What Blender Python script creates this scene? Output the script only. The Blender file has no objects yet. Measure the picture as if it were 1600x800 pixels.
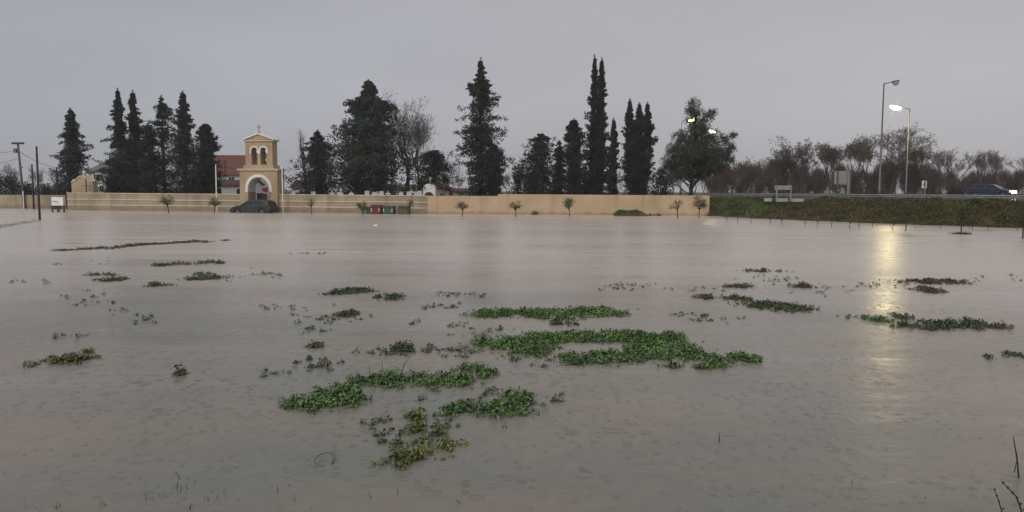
import bpy, bmesh, math, random
import numpy as np
from mathutils import Vector, Matrix

C = bpy.context.scene
COL = C.collection
rng = np.random.default_rng(7)
random.seed(7)

# ------------------------------------------------------------------ camera
F = 1208.0                     # focal length in photo pixels (1600 wide)
CAM_H = 2.3
PITCH = math.atan(101.6 / F)
ROLL = 0.005
fw = Vector((0, math.cos(PITCH), -math.sin(PITCH)))
up0 = Vector((0, math.sin(PITCH), math.cos(PITCH)))
rt0 = Vector((1, 0, 0))
rt = rt0 * math.cos(ROLL) + up0 * math.sin(ROLL)
up = up0 * math.cos(ROLL) - rt0 * math.sin(ROLL)
EYE = Vector((0, 0, CAM_H))
cd = bpy.data.cameras.new("camera")
cam = bpy.data.objects.new("camera", cd)
COL.objects.link(cam)
m = Matrix.Identity(4)
for i in range(3):
    m[i][0] = rt[i]; m[i][1] = up[i]; m[i][2] = -fw[i]; m[i][3] = EYE[i]
cam.matrix_world = m
cd.sensor_width = 36.0
cd.lens = 36.0 * F / 1600.0
cd.clip_start = 0.1
cd.clip_end = 6000
C.camera = cam

# ------------------------------------------------------------------ sky and sun
SUN_EL, SUN_AZ = math.radians(34), math.radians(203)   # behind the camera, a little to the left
w = bpy.data.worlds.new("World")
C.world = w
w.use_nodes = True
nt = w.node_tree
nt.nodes.clear()
out = nt.nodes.new("ShaderNodeOutputWorld")
bg = nt.nodes.new("ShaderNodeBackground")
bg.inputs["Strength"].default_value = 0.1
sky = nt.nodes.new("ShaderNodeTexSky")
sky.sky_type = 'NISHITA'
sky.sun_disc = False
sky.sun_elevation = SUN_EL
sky.sun_rotation = SUN_AZ
sky.air_density = 1.0
sky.dust_density = 6.0
hs = nt.nodes.new("ShaderNodeHueSaturation")
hs.inputs["Saturation"].default_value = 0.12
hs.inputs["Value"].default_value = 0.5
nt.links.new(sky.outputs[0], hs.inputs["Color"])
tc = nt.nodes.new("ShaderNodeTexCoord")
sep = nt.nodes.new("ShaderNodeSeparateXYZ")
nt.links.new(tc.outputs["Generated"], sep.inputs[0])
def ramp(c0, c1, p0, p1, socket):
    mrp = nt.nodes.new("ShaderNodeMapRange")
    mrp.inputs["From Min"].default_value = p0; mrp.inputs["From Max"].default_value = p1
    nt.links.new(socket, mrp.inputs["Value"])
    mm = nt.nodes.new("ShaderNodeMix"); mm.data_type = 'RGBA'
    nt.links.new(mrp.outputs[0], mm.inputs[0])
    mm.inputs[6].default_value = (*c0, 1); mm.inputs[7].default_value = (*c1, 1)
    return mm.outputs[2]
low = ramp((0.440, 0.456, 0.500), (0.555, 0.538, 0.558), -0.6, 0.6, sep.outputs["X"])    # the rain cloud near the horizon
high = ramp((0.385, 0.402, 0.448), (0.490, 0.481, 0.505), -0.6, 0.6, sep.outputs["X"])   # and higher up
mel = nt.nodes.new("ShaderNodeMapRange")
mel.inputs["From Min"].default_value = 0.0; mel.inputs["From Max"].default_value = 0.30
nt.links.new(sep.outputs["Z"], mel.inputs["Value"])
cr = nt.nodes.new("ShaderNodeMix"); cr.data_type = 'RGBA'
nt.links.new(mel.outputs[0], cr.inputs[0])
nt.links.new(low, cr.inputs[6]); nt.links.new(high, cr.inputs[7])
mp = nt.nodes.new("ShaderNodeMapping")
mp.inputs["Scale"].default_value = (1.2, 1.2, 4.0)
nt.links.new(tc.outputs["Generated"], mp.inputs[0])
nz = nt.nodes.new("ShaderNodeTexNoise")
nz.inputs["Scale"].default_value = 1.6
nz.inputs["Detail"].default_value = 4
nt.links.new(mp.outputs[0], nz.inputs["Vector"])
mr = nt.nodes.new("ShaderNodeMapRange")
mr.inputs["From Min"].default_value = 0.3
mr.inputs["From Max"].default_value = 0.7
mr.inputs["To Min"].default_value = 9.2
mr.inputs["To Max"].default_value = 10.4
nt.links.new(nz.outputs[0], mr.inputs["Value"])
vm = nt.nodes.new("ShaderNodeVectorMath"); vm.operation = 'SCALE'
nt.links.new(cr.outputs[2], vm.inputs[0])
nt.links.new(mr.outputs[0], vm.inputs["Scale"])
mx = nt.nodes.new("ShaderNodeMix"); mx.data_type = 'RGBA'
mx.inputs[0].default_value = 0.93
nt.links.new(hs.outputs[0], mx.inputs[6])
nt.links.new(vm.outputs[0], mx.inputs[7])
nt.links.new(mx.outputs[2], bg.inputs["Color"])
nt.links.new(bg.outputs[0], out.inputs["Surface"])

sd = bpy.data.lights.new("sun", 'SUN')
sd.energy = 1.5
sd.angle = math.radians(50)
sd.color = (1.0, 0.93, 0.82)
so = bpy.data.objects.new("sun", sd)
COL.objects.link(so)
sdir = Vector((math.sin(SUN_AZ) * math.cos(SUN_EL), math.cos(SUN_AZ) * math.cos(SUN_EL), math.sin(SUN_EL)))
so.rotation_euler = (-sdir).to_track_quat('-Z', 'Y').to_euler()
so.location = sdir * 60

C.view_settings.view_transform = 'Standard'
C.view_settings.look = 'None'
C.view_settings.exposure = 0.0
C.view_settings.gamma = 1.0
C.render.engine = 'CYCLES'
C.cycles.use_denoising = True
C.cycles.max_bounces = 6
C.cycles.volume_bounces = 0
C.cycles.transparent_max_bounces = 4
C.cycles.caustics_reflective = False
C.cycles.caustics_refractive = False
C.cycles.sample_clamp_indirect = 4.0

# ------------------------------------------------------------------ helpers
def ray(x, y):
    return fw + rt * ((x - 800) / F) + up * ((400 - y) / F)

def G(x, y, z=0.0):
    """the point at height z seen at photo position x, y"""
    d = ray(x, y)
    return EYE + d * ((z - CAM_H) / d.z)

def D(x, y, Y):
    """the point at depth Y seen at photo position x, y"""
    d = ray(x, y)
    return EYE + d * (Y / d.y)

def link(o, parent=None):
    COL.objects.link(o)
    if parent is not None:
        o.parent = parent
    return o

def tag(o, label=None, cat=None, group=None, kind=None):
    if label: o["label"] = label
    if cat: o["category"] = cat
    if group: o["group"] = group
    if kind: o["kind"] = kind
    return o

def empty(name, loc, rz=0.0, label=None, cat=None, group=None):
    o = bpy.data.objects.new(name, None)
    o.empty_display_size = 0.3
    o.location = loc
    o.rotation_euler = (0, 0, rz)
    COL.objects.link(o)
    return tag(o, label, cat, group)

def copy_tree(o, parent=None):
    c = o.copy()
    link(c, parent)
    for ch in o.children:
        copy_tree(ch, c)
    return c

class MB:
    """collects shapes; build() links them as ONE mesh object"""
    def __init__(s):
        s.v = []; s.f = []
    def add(s, vs, fs):
        n = len(s.v)
        s.v.extend([tuple(p) for p in vs])
        s.f.extend([tuple(i + n for i in f) for f in fs])
    def box(s, x0, x1, y0, y1, z0, z1, M=None, top=1.0):
        cx, cy = (x0 + x1) / 2, (y0 + y1) / 2
        vs = []
        for z, k in ((z0, 1.0), (z1, top)):
            for x, y in ((x0, y0), (x1, y0), (x1, y1), (x0, y1)):
                vs.append(Vector((cx + (x - cx) * k, cy + (y - cy) * k, z)))
        if M is not None: vs = [M @ p for p in vs]
        s.add(vs, [(3, 2, 1, 0), (4, 5, 6, 7), (0, 1, 5, 4), (1, 2, 6, 5), (2, 3, 7, 6), (3, 0, 4, 7)])
    def tube(s, pts, radii, n=8, cap=True):
        pts = [Vector(p) for p in pts]
        if not hasattr(radii, '__len__'): radii = [radii] * len(pts)
        vs, fs = [], []
        for i, p in enumerate(pts):
            d = (pts[min(i + 1, len(pts) - 1)] - pts[max(i - 1, 0)]).normalized()
            a = Vector((0, 0, 1)) if abs(d.z) < 0.9 else Vector((1, 0, 0))
            u = d.cross(a).normalized(); q = d.cross(u)
            for k in range(n):
                t = 2 * math.pi * k / n
                vs.append(p + (u * math.cos(t) + q * math.sin(t)) * radii[i])
        for i in range(len(pts) - 1):
            for k in range(n):
                a0, a1 = i * n + k, i * n + (k + 1) % n
                fs.append((a0, a1, a1 + n, a0 + n))
        if cap:
            fs.append(tuple(range(n - 1, -1, -1)))
            fs.append(tuple(range((len(pts) - 1) * n, len(pts) * n)))
        s.add(vs, fs)
    def prism(s, poly, y0, y1, M=None):
        """poly of (x, z), extruded from y0 to y1"""
        n = len(poly)
        vs = [Vector((x, y0, z)) for x, z in poly] + [Vector((x, y1, z)) for x, z in poly]
        if M is not None: vs = [M @ p for p in vs]
        fs = [tuple(range(n)), tuple(range(2 * n - 1, n - 1, -1))]
        for i in range(n):
            j = (i + 1) % n
            fs.append((j, i, i + n, j + n))
        s.add(vs, fs)
    def arch_panel(s, x0, x1, z0, z1, ops, y0, y1, n=14):
        """a wall slab with arched openings (cx, half width, sill z, springing z)"""
        def q(a, b, c, d):
            s.add([a, b, c, d], [(0, 1, 2, 3)])
        xs = x0
        cols = []
        for cx, hw, zb, zs in sorted(ops):
            cols.append((xs, cx - hw, None)); cols.append((cx - hw, cx + hw, (cx, hw, zb, zs))); xs = cx + hw
        cols.append((xs, x1, None))
        for a, b, op in cols:
            if op is None:
                if b - a < 1e-5: continue
                q((a, y0, z0), (b, y0, z0), (b, y0, z1), (a, y0, z1))
                q((b, y1, z0), (a, y1, z0), (a, y1, z1), (b, y1, z1))
            else:
                cx, hw, zb, zs = op
                if zb > z0 + 1e-4:
                    q((a, y0, z0), (b, y0, z0), (b, y0, zb), (a, y0, zb))
                    q((b, y1, z0), (a, y1, z0), (a, y1, zb), (b, y1, zb))
                    q((a, y0, zb), (b, y0, zb), (b, y1, zb), (a, y1, zb))
                q((a, y0, zb), (a, y1, zb), (a, y1, zs), (a, y0, zs))
                q((b, y1, zb), (b, y0, zb), (b, y0, zs), (b, y1, zs))
                for k in range(n):
                    t0 = math.pi * (1 - k / n); t1 = math.pi * (1 - (k + 1) / n)
                    xa, za = cx + hw * math.cos(t0), zs + hw * math.sin(t0)
                    xb, zb2 = cx + hw * math.cos(t1), zs + hw * math.sin(t1)
                    q((xa, y0, za), (xb, y0, zb2), (xb, y0, z1), (xa, y0, z1))
                    q((xb, y1, zb2), (xa, y1, za), (xa, y1, z1), (xb, y1, z1))
                    q((xa, y0, za), (xa, y1, za), (xb, y1, zb2), (xb, y0, zb2))
        q((x0, y1, z0), (x0, y0, z0), (x0, y0, z1), (x0, y1, z1))
        q((x1, y0, z0), (x1, y1, z0), (x1, y1, z1), (x1, y0, z1))
        q((x0, y0, z1), (x1, y0, z1), (x1, y1, z1), (x0, y1, z1))
    def ring(s, cx, ri, ro, zs, zleg, y0, y1, n=18):
        """a raised band round an arch, with straight legs down to zleg"""
        prof = [(-1, 0, zleg - zs)] + [(math.cos(math.pi * (1 - k / n)), math.sin(math.pi * (1 - k / n)), 0) for k in range(n + 1)] + [(1, 0, zleg - zs)]
        vs = []
        for c, sn, dz in prof:
            for r in (ri, ro):
                for y in (y0, y1):
                    vs.append((cx + r * c, y, zs + r * sn + dz))
        fs = []
        for i in range(len(prof) - 1):
            a, b = i * 4, i * 4 + 4
            fs += [(a, b, b + 2, a + 2), (a + 1, a + 3, b + 3, b + 1), (a + 2, b + 2, b + 3, a + 3), (a, a + 1, b + 1, b)]
        e = (len(prof) - 1) * 4
        fs += [(0, 2, 3, 1), (e, e + 1, e + 3, e + 2)]
        s.add(vs, fs)
    def mesh(s, name, mat, smooth=False):
        me = bpy.data.meshes.new(name)
        me.from_pydata(s.v, [], s.f)
        me.materials.append(mat)
        if smooth:
            me.polygons.foreach_set("use_smooth", [True] * len(me.polygons))
        me.update()
        return me
    def build(s, name, mat, parent=None, smooth=False):
        return link(bpy.data.objects.new(name, s.mesh(name, mat, smooth)), parent)

def bevelled(me, width, seg=2, angle=30):
    bm = bmesh.new(); bm.from_mesh(me)
    bmesh.ops.recalc_face_normals(bm, faces=bm.faces)
    es = [e for e in bm.edges if len(e.link_faces) == 2 and e.calc_face_angle(0) > math.radians(angle)]
    bmesh.ops.bevel(bm, geom=es, offset=width, segments=seg, affect='EDGES', profile=0.6)
    bm.to_mesh(me); bm.free()
    return me

def np_mesh(name, verts, nper, mat):
    """verts: (n*nper, 3) array of separate faces with nper corners each"""
    verts = np.ascontiguousarray(verts, dtype=np.float32)
    nv = len(verts); nf = nv // nper
    me = bpy.data.meshes.new(name)
    me.vertices.add(nv); me.loops.add(nv); me.polygons.add(nf)
    me.vertices.foreach_set("co", verts.ravel())
    me.loops.foreach_set("vertex_index", np.arange(nv, dtype=np.int32))
    me.polygons.foreach_set("loop_start", np.arange(0, nv, nper, dtype=np.int32))
    me.polygons.foreach_set("loop_total", np.full(nf, nper, dtype=np.int32))
    me.materials.append(mat)
    me.update()
    return me

def np_obj(name, verts, nper, mat, parent=None):
    return link(bpy.data.objects.new(name, np_mesh(name, verts, nper, mat)), parent)

# ------------------------------------------------------------------ materials
def material(name, col, rough=0.7, var=0.25, scale=3.0, bump=0.0, bscale=20.0, metal=0.0, col2=None, coat=0.0,
             stretch=(1, 1, 1), detail=5, island=0.0, spec=0.5):
    m = bpy.data.materials.new(name)
    m.use_nodes = True
    t = m.node_tree
    b = t.nodes["Principled BSDF"]
    b.inputs["Roughness"].default_value = rough
    b.inputs["Metallic"].default_value = metal
    b.inputs["Coat Weight"].default_value = coat
    b.inputs["Specular IOR Level"].default_value = spec
    c = t.nodes.new("ShaderNodeTexCoord")
    mpn = t.nodes.new("ShaderNodeMapping")
    mpn.inputs["Scale"].default_value = stretch
    t.links.new(c.outputs["Object"], mpn.inputs[0])
    n = t.nodes.new("ShaderNodeTexNoise")
    n.inputs["Scale"].default_value = scale
    n.inputs["Detail"].default_value = detail
    t.links.new(mpn.outputs[0], n.inputs["Vector"])
    r = t.nodes.new("ShaderNodeValToRGB")
    c2 = col2 if col2 else tuple(x * (1 + var) for x in col)
    c1 = col if col2 else tuple(x * (1 - var) for x in col)
    r.color_ramp.elements[0].position = 0.33
    r.color_ramp.elements[0].color = (*c1, 1)
    r.color_ramp.elements[1].position = 0.67
    r.color_ramp.elements[1].color = (*[min(x, 1) for x in c2], 1)
    t.links.new(n.outputs[0], r.inputs[0])
    src = r.outputs[0]
    if island > 0:                                  # leaf to leaf variation
        g = t.nodes.new("ShaderNodeNewGeometry")
        mr2 = t.nodes.new("ShaderNodeMapRange")
        mr2.inputs["To Min"].default_value = 1 - island
        mr2.inputs["To Max"].default_value = 1 + island
        t.links.new(g.outputs["Random Per Island"], mr2.inputs["Value"])
        v = t.nodes.new("ShaderNodeVectorMath"); v.operation = 'SCALE'
        t.links.new(src, v.inputs[0]); t.links.new(mr2.outputs[0], v.inputs["Scale"])
        src = v.outputs[0]
    t.links.new(src, b.inputs["Base Color"])
    if bump > 0:
        n2 = t.nodes.new("ShaderNodeTexNoise")
        n2.inputs["Scale"].default_value = bscale
        n2.inputs["Detail"].default_value = 4
        t.links.new(mpn.outputs[0], n2.inputs["Vector"])
        bp = t.nodes.new("ShaderNodeBump")
        bp.inputs["Strength"].default_value = bump
        bp.inputs["Distance"].default_value = 0.05
        t.links.new(n2.outputs[0], bp.inputs["Height"])
        t.links.new(bp.outputs[0], b.inputs["Normal"])
    return m

def mixed_leaves(m, other, share):
    t = m.node_tree; L = t.links.new
    b = t.nodes["Principled BSDF"]
    src = b.inputs["Base Color"].links[0].from_socket
    g = t.nodes.new("ShaderNodeNewGeometry")
    mu = t.nodes.new("ShaderNodeMath"); mu.operation = 'MULTIPLY'; mu.inputs[1].default_value = 17.31
    fr = t.nodes.new("ShaderNodeMath"); fr.operation = 'FRACT'
    lt = t.nodes.new("ShaderNodeMath"); lt.operation = 'LESS_THAN'; lt.inputs[1].default_value = share
    L(g.outputs["Random Per Island"], mu.inputs[0]); L(mu.outputs[0], fr.inputs[0]); L(fr.outputs[0], lt.inputs[0])
    mm = t.nodes.new("ShaderNodeMix"); mm.data_type = 'RGBA'
    L(lt.outputs[0], mm.inputs[0]); L(src, mm.inputs[6]); mm.inputs[7].default_value = (*other, 1)
    L(mm.outputs[2], b.inputs["Base Color"])

def weathered(m, tide=0.32, streak=0.22):
    t = m.node_tree; L = t.links.new
    b = t.nodes["Principled BSDF"]
    src = b.inputs["Base Color"].links[0].from_socket
    c = t.nodes.new("ShaderNodeTexCoord")
    def noise(scale, st, det):
        mp_ = t.nodes.new("ShaderNodeMapping"); mp_.inputs["Scale"].default_value = st
        L(c.outputs["Object"], mp_.inputs[0])
        n = t.nodes.new("ShaderNodeTexNoise"); n.inputs["Scale"].default_value = scale; n.inputs["Detail"].default_value = det
        L(mp_.outputs[0], n.inputs["Vector"]); return n.outputs[0]
    def mrange(v, a, b_, c_, d):
        n = t.nodes.new("ShaderNodeMapRange"); n.interpolation_type = 'SMOOTHSTEP'
        for k, q in zip(("From Min", "From Max", "To Min", "To Max"), (a, b_, c_, d)): n.inputs[k].default_value = q
        L(v, n.inputs["Value"]); return n.outputs[0]
    def mul(a, b_):
        n = t.nodes.new("ShaderNodeMath"); n.operation = 'MULTIPLY'; L(a, n.inputs[0]); L(b_, n.inputs[1]); return n.outputs[0]
    st1 = mrange(noise(1.6, (1.0, 1.0, 0.10), 4), 0.50, 0.72, 1.0, 1.0 - streak)
    st2 = mrange(noise(0.55, (1.0, 1.0, 0.6), 5), 0.48, 0.68, 1.0, 1.0 - streak * .9)
    sp = t.nodes.new("ShaderNodeSeparateXYZ"); L(c.outputs["Object"], sp.inputs[0])
    ad = t.nodes.new("ShaderNodeMath"); ad.operation = 'ADD'
    wv = mrange(noise(1.2, (1, 1, 0.2), 4), 0.2, 0.8, -0.16, 0.16)
    L(sp.outputs["Z"], ad.inputs[0]); L(wv, ad.inputs[1])
    tm = mrange(ad.outputs[0], tide - .10, tide + .10, 0.72, 1.0)
    f = mul(mul(st1, st2), tm)
    v = t.nodes.new("ShaderNodeVectorMath"); v.operation = 'SCALE'
    L(src, v.inputs[0]); L(f, v.inputs["Scale"]); L(v.outputs[0], b.inputs["Base Color"])

def emitter(name, col, strength):
    m = bpy.data.materials.new(name)
    m.use_nodes = True
    b = m.node_tree.nodes["Principled BSDF"]
    b.inputs["Base Color"].default_value = (0.8, 0.8, 0.75, 1)
    b.inputs["Emission Color"].default_value = (*col, 1)
    b.inputs["Emission Strength"].default_value = strength
    return m

M = {}
M['conifer'] = material('conifer_leaf', (0.020, 0.028, 0.022), 0.85, scale=0.8, col2=(0.042, 0.055, 0.040), island=0.45, spec=0.2)
M['cypress'] = material('cypress_leaf', (0.016, 0.023, 0.019), 0.85, scale=0.9, col2=(0.034, 0.045, 0.034), island=0.45, spec=0.2)
M['broad'] = material('broad_conifer_leaf', (0.028, 0.040, 0.030), 0.85, scale=0.7, col2=(0.055, 0.072, 0.052), island=0.5, spec=0.2)
M['pine'] = material('pine_needle', (0.028, 0.042, 0.028), 0.8, scale=0.8, col2=(0.060, 0.078, 0.046), island=0.5, spec=0.2)
M['shrub'] = material('shrub_leaf', (0.030, 0.035, 0.024), 0.85, scale=0.8, col2=(0.055, 0.058, 0.038), island=0.4, spec=0.2)
M['oak'] = material('withered_leaf', (0.050, 0.046, 0.046), 0.85, scale=0.6, col2=(0.090, 0.080, 0.076), island=0.5, spec=0.2)
M['bark'] = material('bark', (0.045, 0.038, 0.032), 0.9, scale=6, bump=0.6, bscale=30, spec=0.2)
M['twig'] = material('twig_bark', (0.085, 0.068, 0.062), 0.9, scale=3, spec=0.2)
M['red_twig'] = material('red_twig_bark', (0.100, 0.058, 0.052), 0.9, scale=0.5, col2=(0.085, 0.068, 0.060), spec=0.2)
M['pale_twig'] = material('pale_twig_bark', (0.150, 0.125, 0.120), 0.9, scale=2, spec=0.2)
M['thicket'] = material('thicket_twig', (0.066, 0.050, 0.046), 0.9, scale=0.3, col2=(0.100, 0.076, 0.068), island=0.4, spec=0.2)
M['sap_green'] = material('sapling_leaf', (0.060, 0.075, 0.022), 0.7, scale=5, col2=(0.125, 0.125, 0.040), island=0.5)
M['sap_brown'] = material('withered_sapling_leaf', (0.110, 0.085, 0.040), 0.8, scale=5, col2=(0.190, 0.145, 0.070), island=0.5)
M['weed'] = material('weed_leaf', (0.036, 0.098, 0.020), 0.36, scale=1.6, col2=(0.105, 0.200, 0.040), island=0.75)
M['weed_dark'] = material('dark_weed_leaf', (0.034, 0.072, 0.024), 0.5, scale=3, col2=(0.068, 0.110, 0.040), island=0.6)
M['weed_yellow'] = material('yellow_weed_leaf', (0.050, 0.100, 0.014), 0.4, scale=2.0, col2=(0.150, 0.160, 0.022), island=0.6)
M['weed_olive'] = material('olive_weed_leaf', (0.048, 0.078, 0.018), 0.45, scale=2.5, col2=(0.085, 0.095, 0.026), island=0.6)
M['weed_brown'] = material('brown_weed_leaf', (0.050, 0.060, 0.026), 0.65, scale=1.2, col2=(0.090, 0.068, 0.038), island=0.6)
mixed_leaves(M['weed'], (0.046, 0.055, 0.022), .20); mixed_leaves(M['weed_yellow'], (0.035, 0.060, 0.018), .38); mixed_leaves(M['weed_dark'], (0.045, 0.036, 0.022), .25)
M['weed_root'] = material('weed_stem', (0.032, 0.030, 0.018), 0.8, scale=5)
M['bank_grass'] = material('bank_grass_blade', (0.085, 0.120, 0.036), 0.7, scale=0.16, col2=(0.165, 0.118, 0.066), island=0.5, spec=0.25)
M['shore_grass'] = material('shore_grass_blade', (0.070, 0.075, 0.035), 0.8, scale=1.0, col2=(0.120, 0.105, 0.055), island=0.4)
M['soil'] = material('wet_soil', (0.055, 0.050, 0.028), 0.85, scale=0.35, col2=(0.090, 0.070, 0.045), bump=0.5, bscale=6)
M['asphalt'] = material('wet_asphalt', (0.045, 0.045, 0.047), 0.10, scale=2.0, bump=0.1, bscale=60)
M['cream'] = material('cream_plaster', (0.445, 0.325, 0.205), 0.85, scale=0.5, col2=(0.53, 0.40, 0.265), bump=0.12, bscale=18)
M['old_cream'] = material('weathered_cream_plaster', (0.30, 0.245, 0.175), 0.85, scale=0.35, col2=(0.40, 0.335, 0.245), bump=0.15, bscale=12)
M['gate_cream'] = material('ochre_plaster', (0.39, 0.290, 0.185), 0.85, scale=0.7, col2=(0.47, 0.360, 0.238), bump=0.1, bscale=20)
weathered(M['cream'], .22, .13); weathered(M['old_cream'], .38, .24); weathered(M['gate_cream'], .40, .20)
M['trim'] = material('cream_trim', (0.60, 0.52, 0.39), 0.8, var=0.10, scale=2)
M['white'] = material('white_plaster', (0.74, 0.73, 0.72), 0.8, var=0.07, scale=1.2)
M['band'] = material('arch_band_paint', (0.78, 0.75, 0.68), 0.8, var=0.05, scale=2)
weathered(M['trim'], -5, .2); weathered(M['band'], -5, .14); weathered(M['white'], -5, .15)
M['marble'] = material('white_marble', (0.52, 0.52, 0.52), 0.4, var=0.25, scale=4)
M['tile'] = material('red_roof_tile', (0.120, 0.038, 0.028), 0.6, scale=1.2, col2=(0.175, 0.060, 0.042))
M['dark_tile'] = material('dull_roof_tile', (0.085, 0.042, 0.036), 0.7, scale=1.5, col2=(0.13, 0.066, 0.054))
M['grey_tile'] = material('grey_roof', (0.13, 0.125, 0.115), 0.7, scale=1.5, col2=(0.19, 0.18, 0.165))
M['glass'] = material('dark_glass', (0.015, 0.017, 0.02), 0.06, var=0.1)
M['dark_iron'] = material('dark_iron', (0.02, 0.02, 0.02), 0.5, var=0.2)
M['wood_pole'] = material('tarred_wood', (0.035, 0.030, 0.026), 0.85, scale=6, bump=0.5, bscale=25, stretch=(6, 6, 1))
M['grey_pole'] = material('grey_weathered_wood', (0.10, 0.095, 0.088), 0.85, scale=6, bump=0.5, bscale=25, stretch=(6, 6, 1))
M['white_pole'] = material('white_pole_paint', (0.76, 0.74, 0.70), 0.4, var=0.06)
M['lamp_steel'] = material('lamp_steel', (0.13, 0.125, 0.12), 0.45, var=0.2, metal=0.6)
M['zinc'] = material('galvanised_steel', (0.26, 0.26, 0.26), 0.5, var=0.2, metal=0.4, scale=2)
M['sign_back'] = material('grey_sign_metal', (0.30, 0.30, 0.29), 0.5, var=0.15, metal=0.2, scale=1.5)
M['white_paint'] = material('white_sign_paint', (0.80, 0.79, 0.79), 0.4, var=0.04)
M['black_paint'] = material('black_sign_paint', (0.02, 0.02, 0.02), 0.5, var=0.1)
M['red_paint'] = material('dull_red_paint', (0.22, 0.05, 0.04), 0.5, var=0.2)
M['rust'] = material('rusty_iron', (0.045, 0.022, 0.018), 0.8, var=0.3)
M['bin_green'] = material('green_bin_plastic', (0.030, 0.085, 0.060), 0.45, var=0.2)
M['bin_teal'] = material('faded_green_bin_plastic', (0.070, 0.120, 0.100), 0.5, var=0.2)
M['bin_grey'] = material('grey_bin_plastic', (0.075, 0.080, 0.085), 0.5, var=0.2)
M['bin_red'] = material('red_bin_plastic', (0.14, 0.032, 0.032), 0.45, var=0.2)
M['bin_brown'] = material('olive_brown_bin_plastic', (0.085, 0.070, 0.038), 0.5, var=0.25)
M['bin_mark'] = material('pale_reflective_tape', (0.55, 0.55, 0.42), 0.5, var=0.15)
M['rubber'] = material('black_rubber', (0.016, 0.016, 0.016), 0.8, var=0.2)
M['car_green'] = material('dark_green_car_paint', (0.014, 0.018, 0.016), 0.45, var=0.2, coat=0.1, col2=(0.024, 0.030, 0.026))
M['car_blue'] = material('dark_blue_car_paint', (0.008, 0.018, 0.042), 0.40, var=0.15, coat=0.15)
M['rim'] = material('alloy_rim', (0.22, 0.22, 0.23), 0.35, var=0.1, metal=0.8)
M['plastic'] = material('black_plastic', (0.022, 0.022, 0.024), 0.55, var=0.1)
M['skin'] = material('skin', (0.50, 0.33, 0.26), 0.55, var=0.06)
M['hair'] = material('dark_hair', (0.03, 0.024, 0.02), 0.6, var=0.2)
M['jacket'] = material('dark_red_jacket_cloth', (0.14, 0.022, 0.024), 0.8, var=0.2, scale=5)
M['trousers'] = material('dark_trouser_cloth', (0.025, 0.025, 0.03), 0.85, var=0.2)
M['bell'] = material('bronze', (0.07, 0.05, 0.03), 0.4, var=0.2, metal=0.8)
M['lit_white'] = emitter('lit_lamp_white', (1.0, 0.90, 0.55), 60)
M['lit_yellow'] = emitter('lit_lamp_yellow', (1.0, 0.80, 0.22), 30)
M['headlight'] = emitter('lit_headlight', (1.0, 0.86, 0.62), 25)
M['off_lens'] = material('unlit_lamp_lens', (0.35, 0.35, 0.33), 0.25, var=0.05)
M['amber'] = emitter('lit_side_lamp', (1.0, 0.42, 0.08), 2.0)

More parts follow.
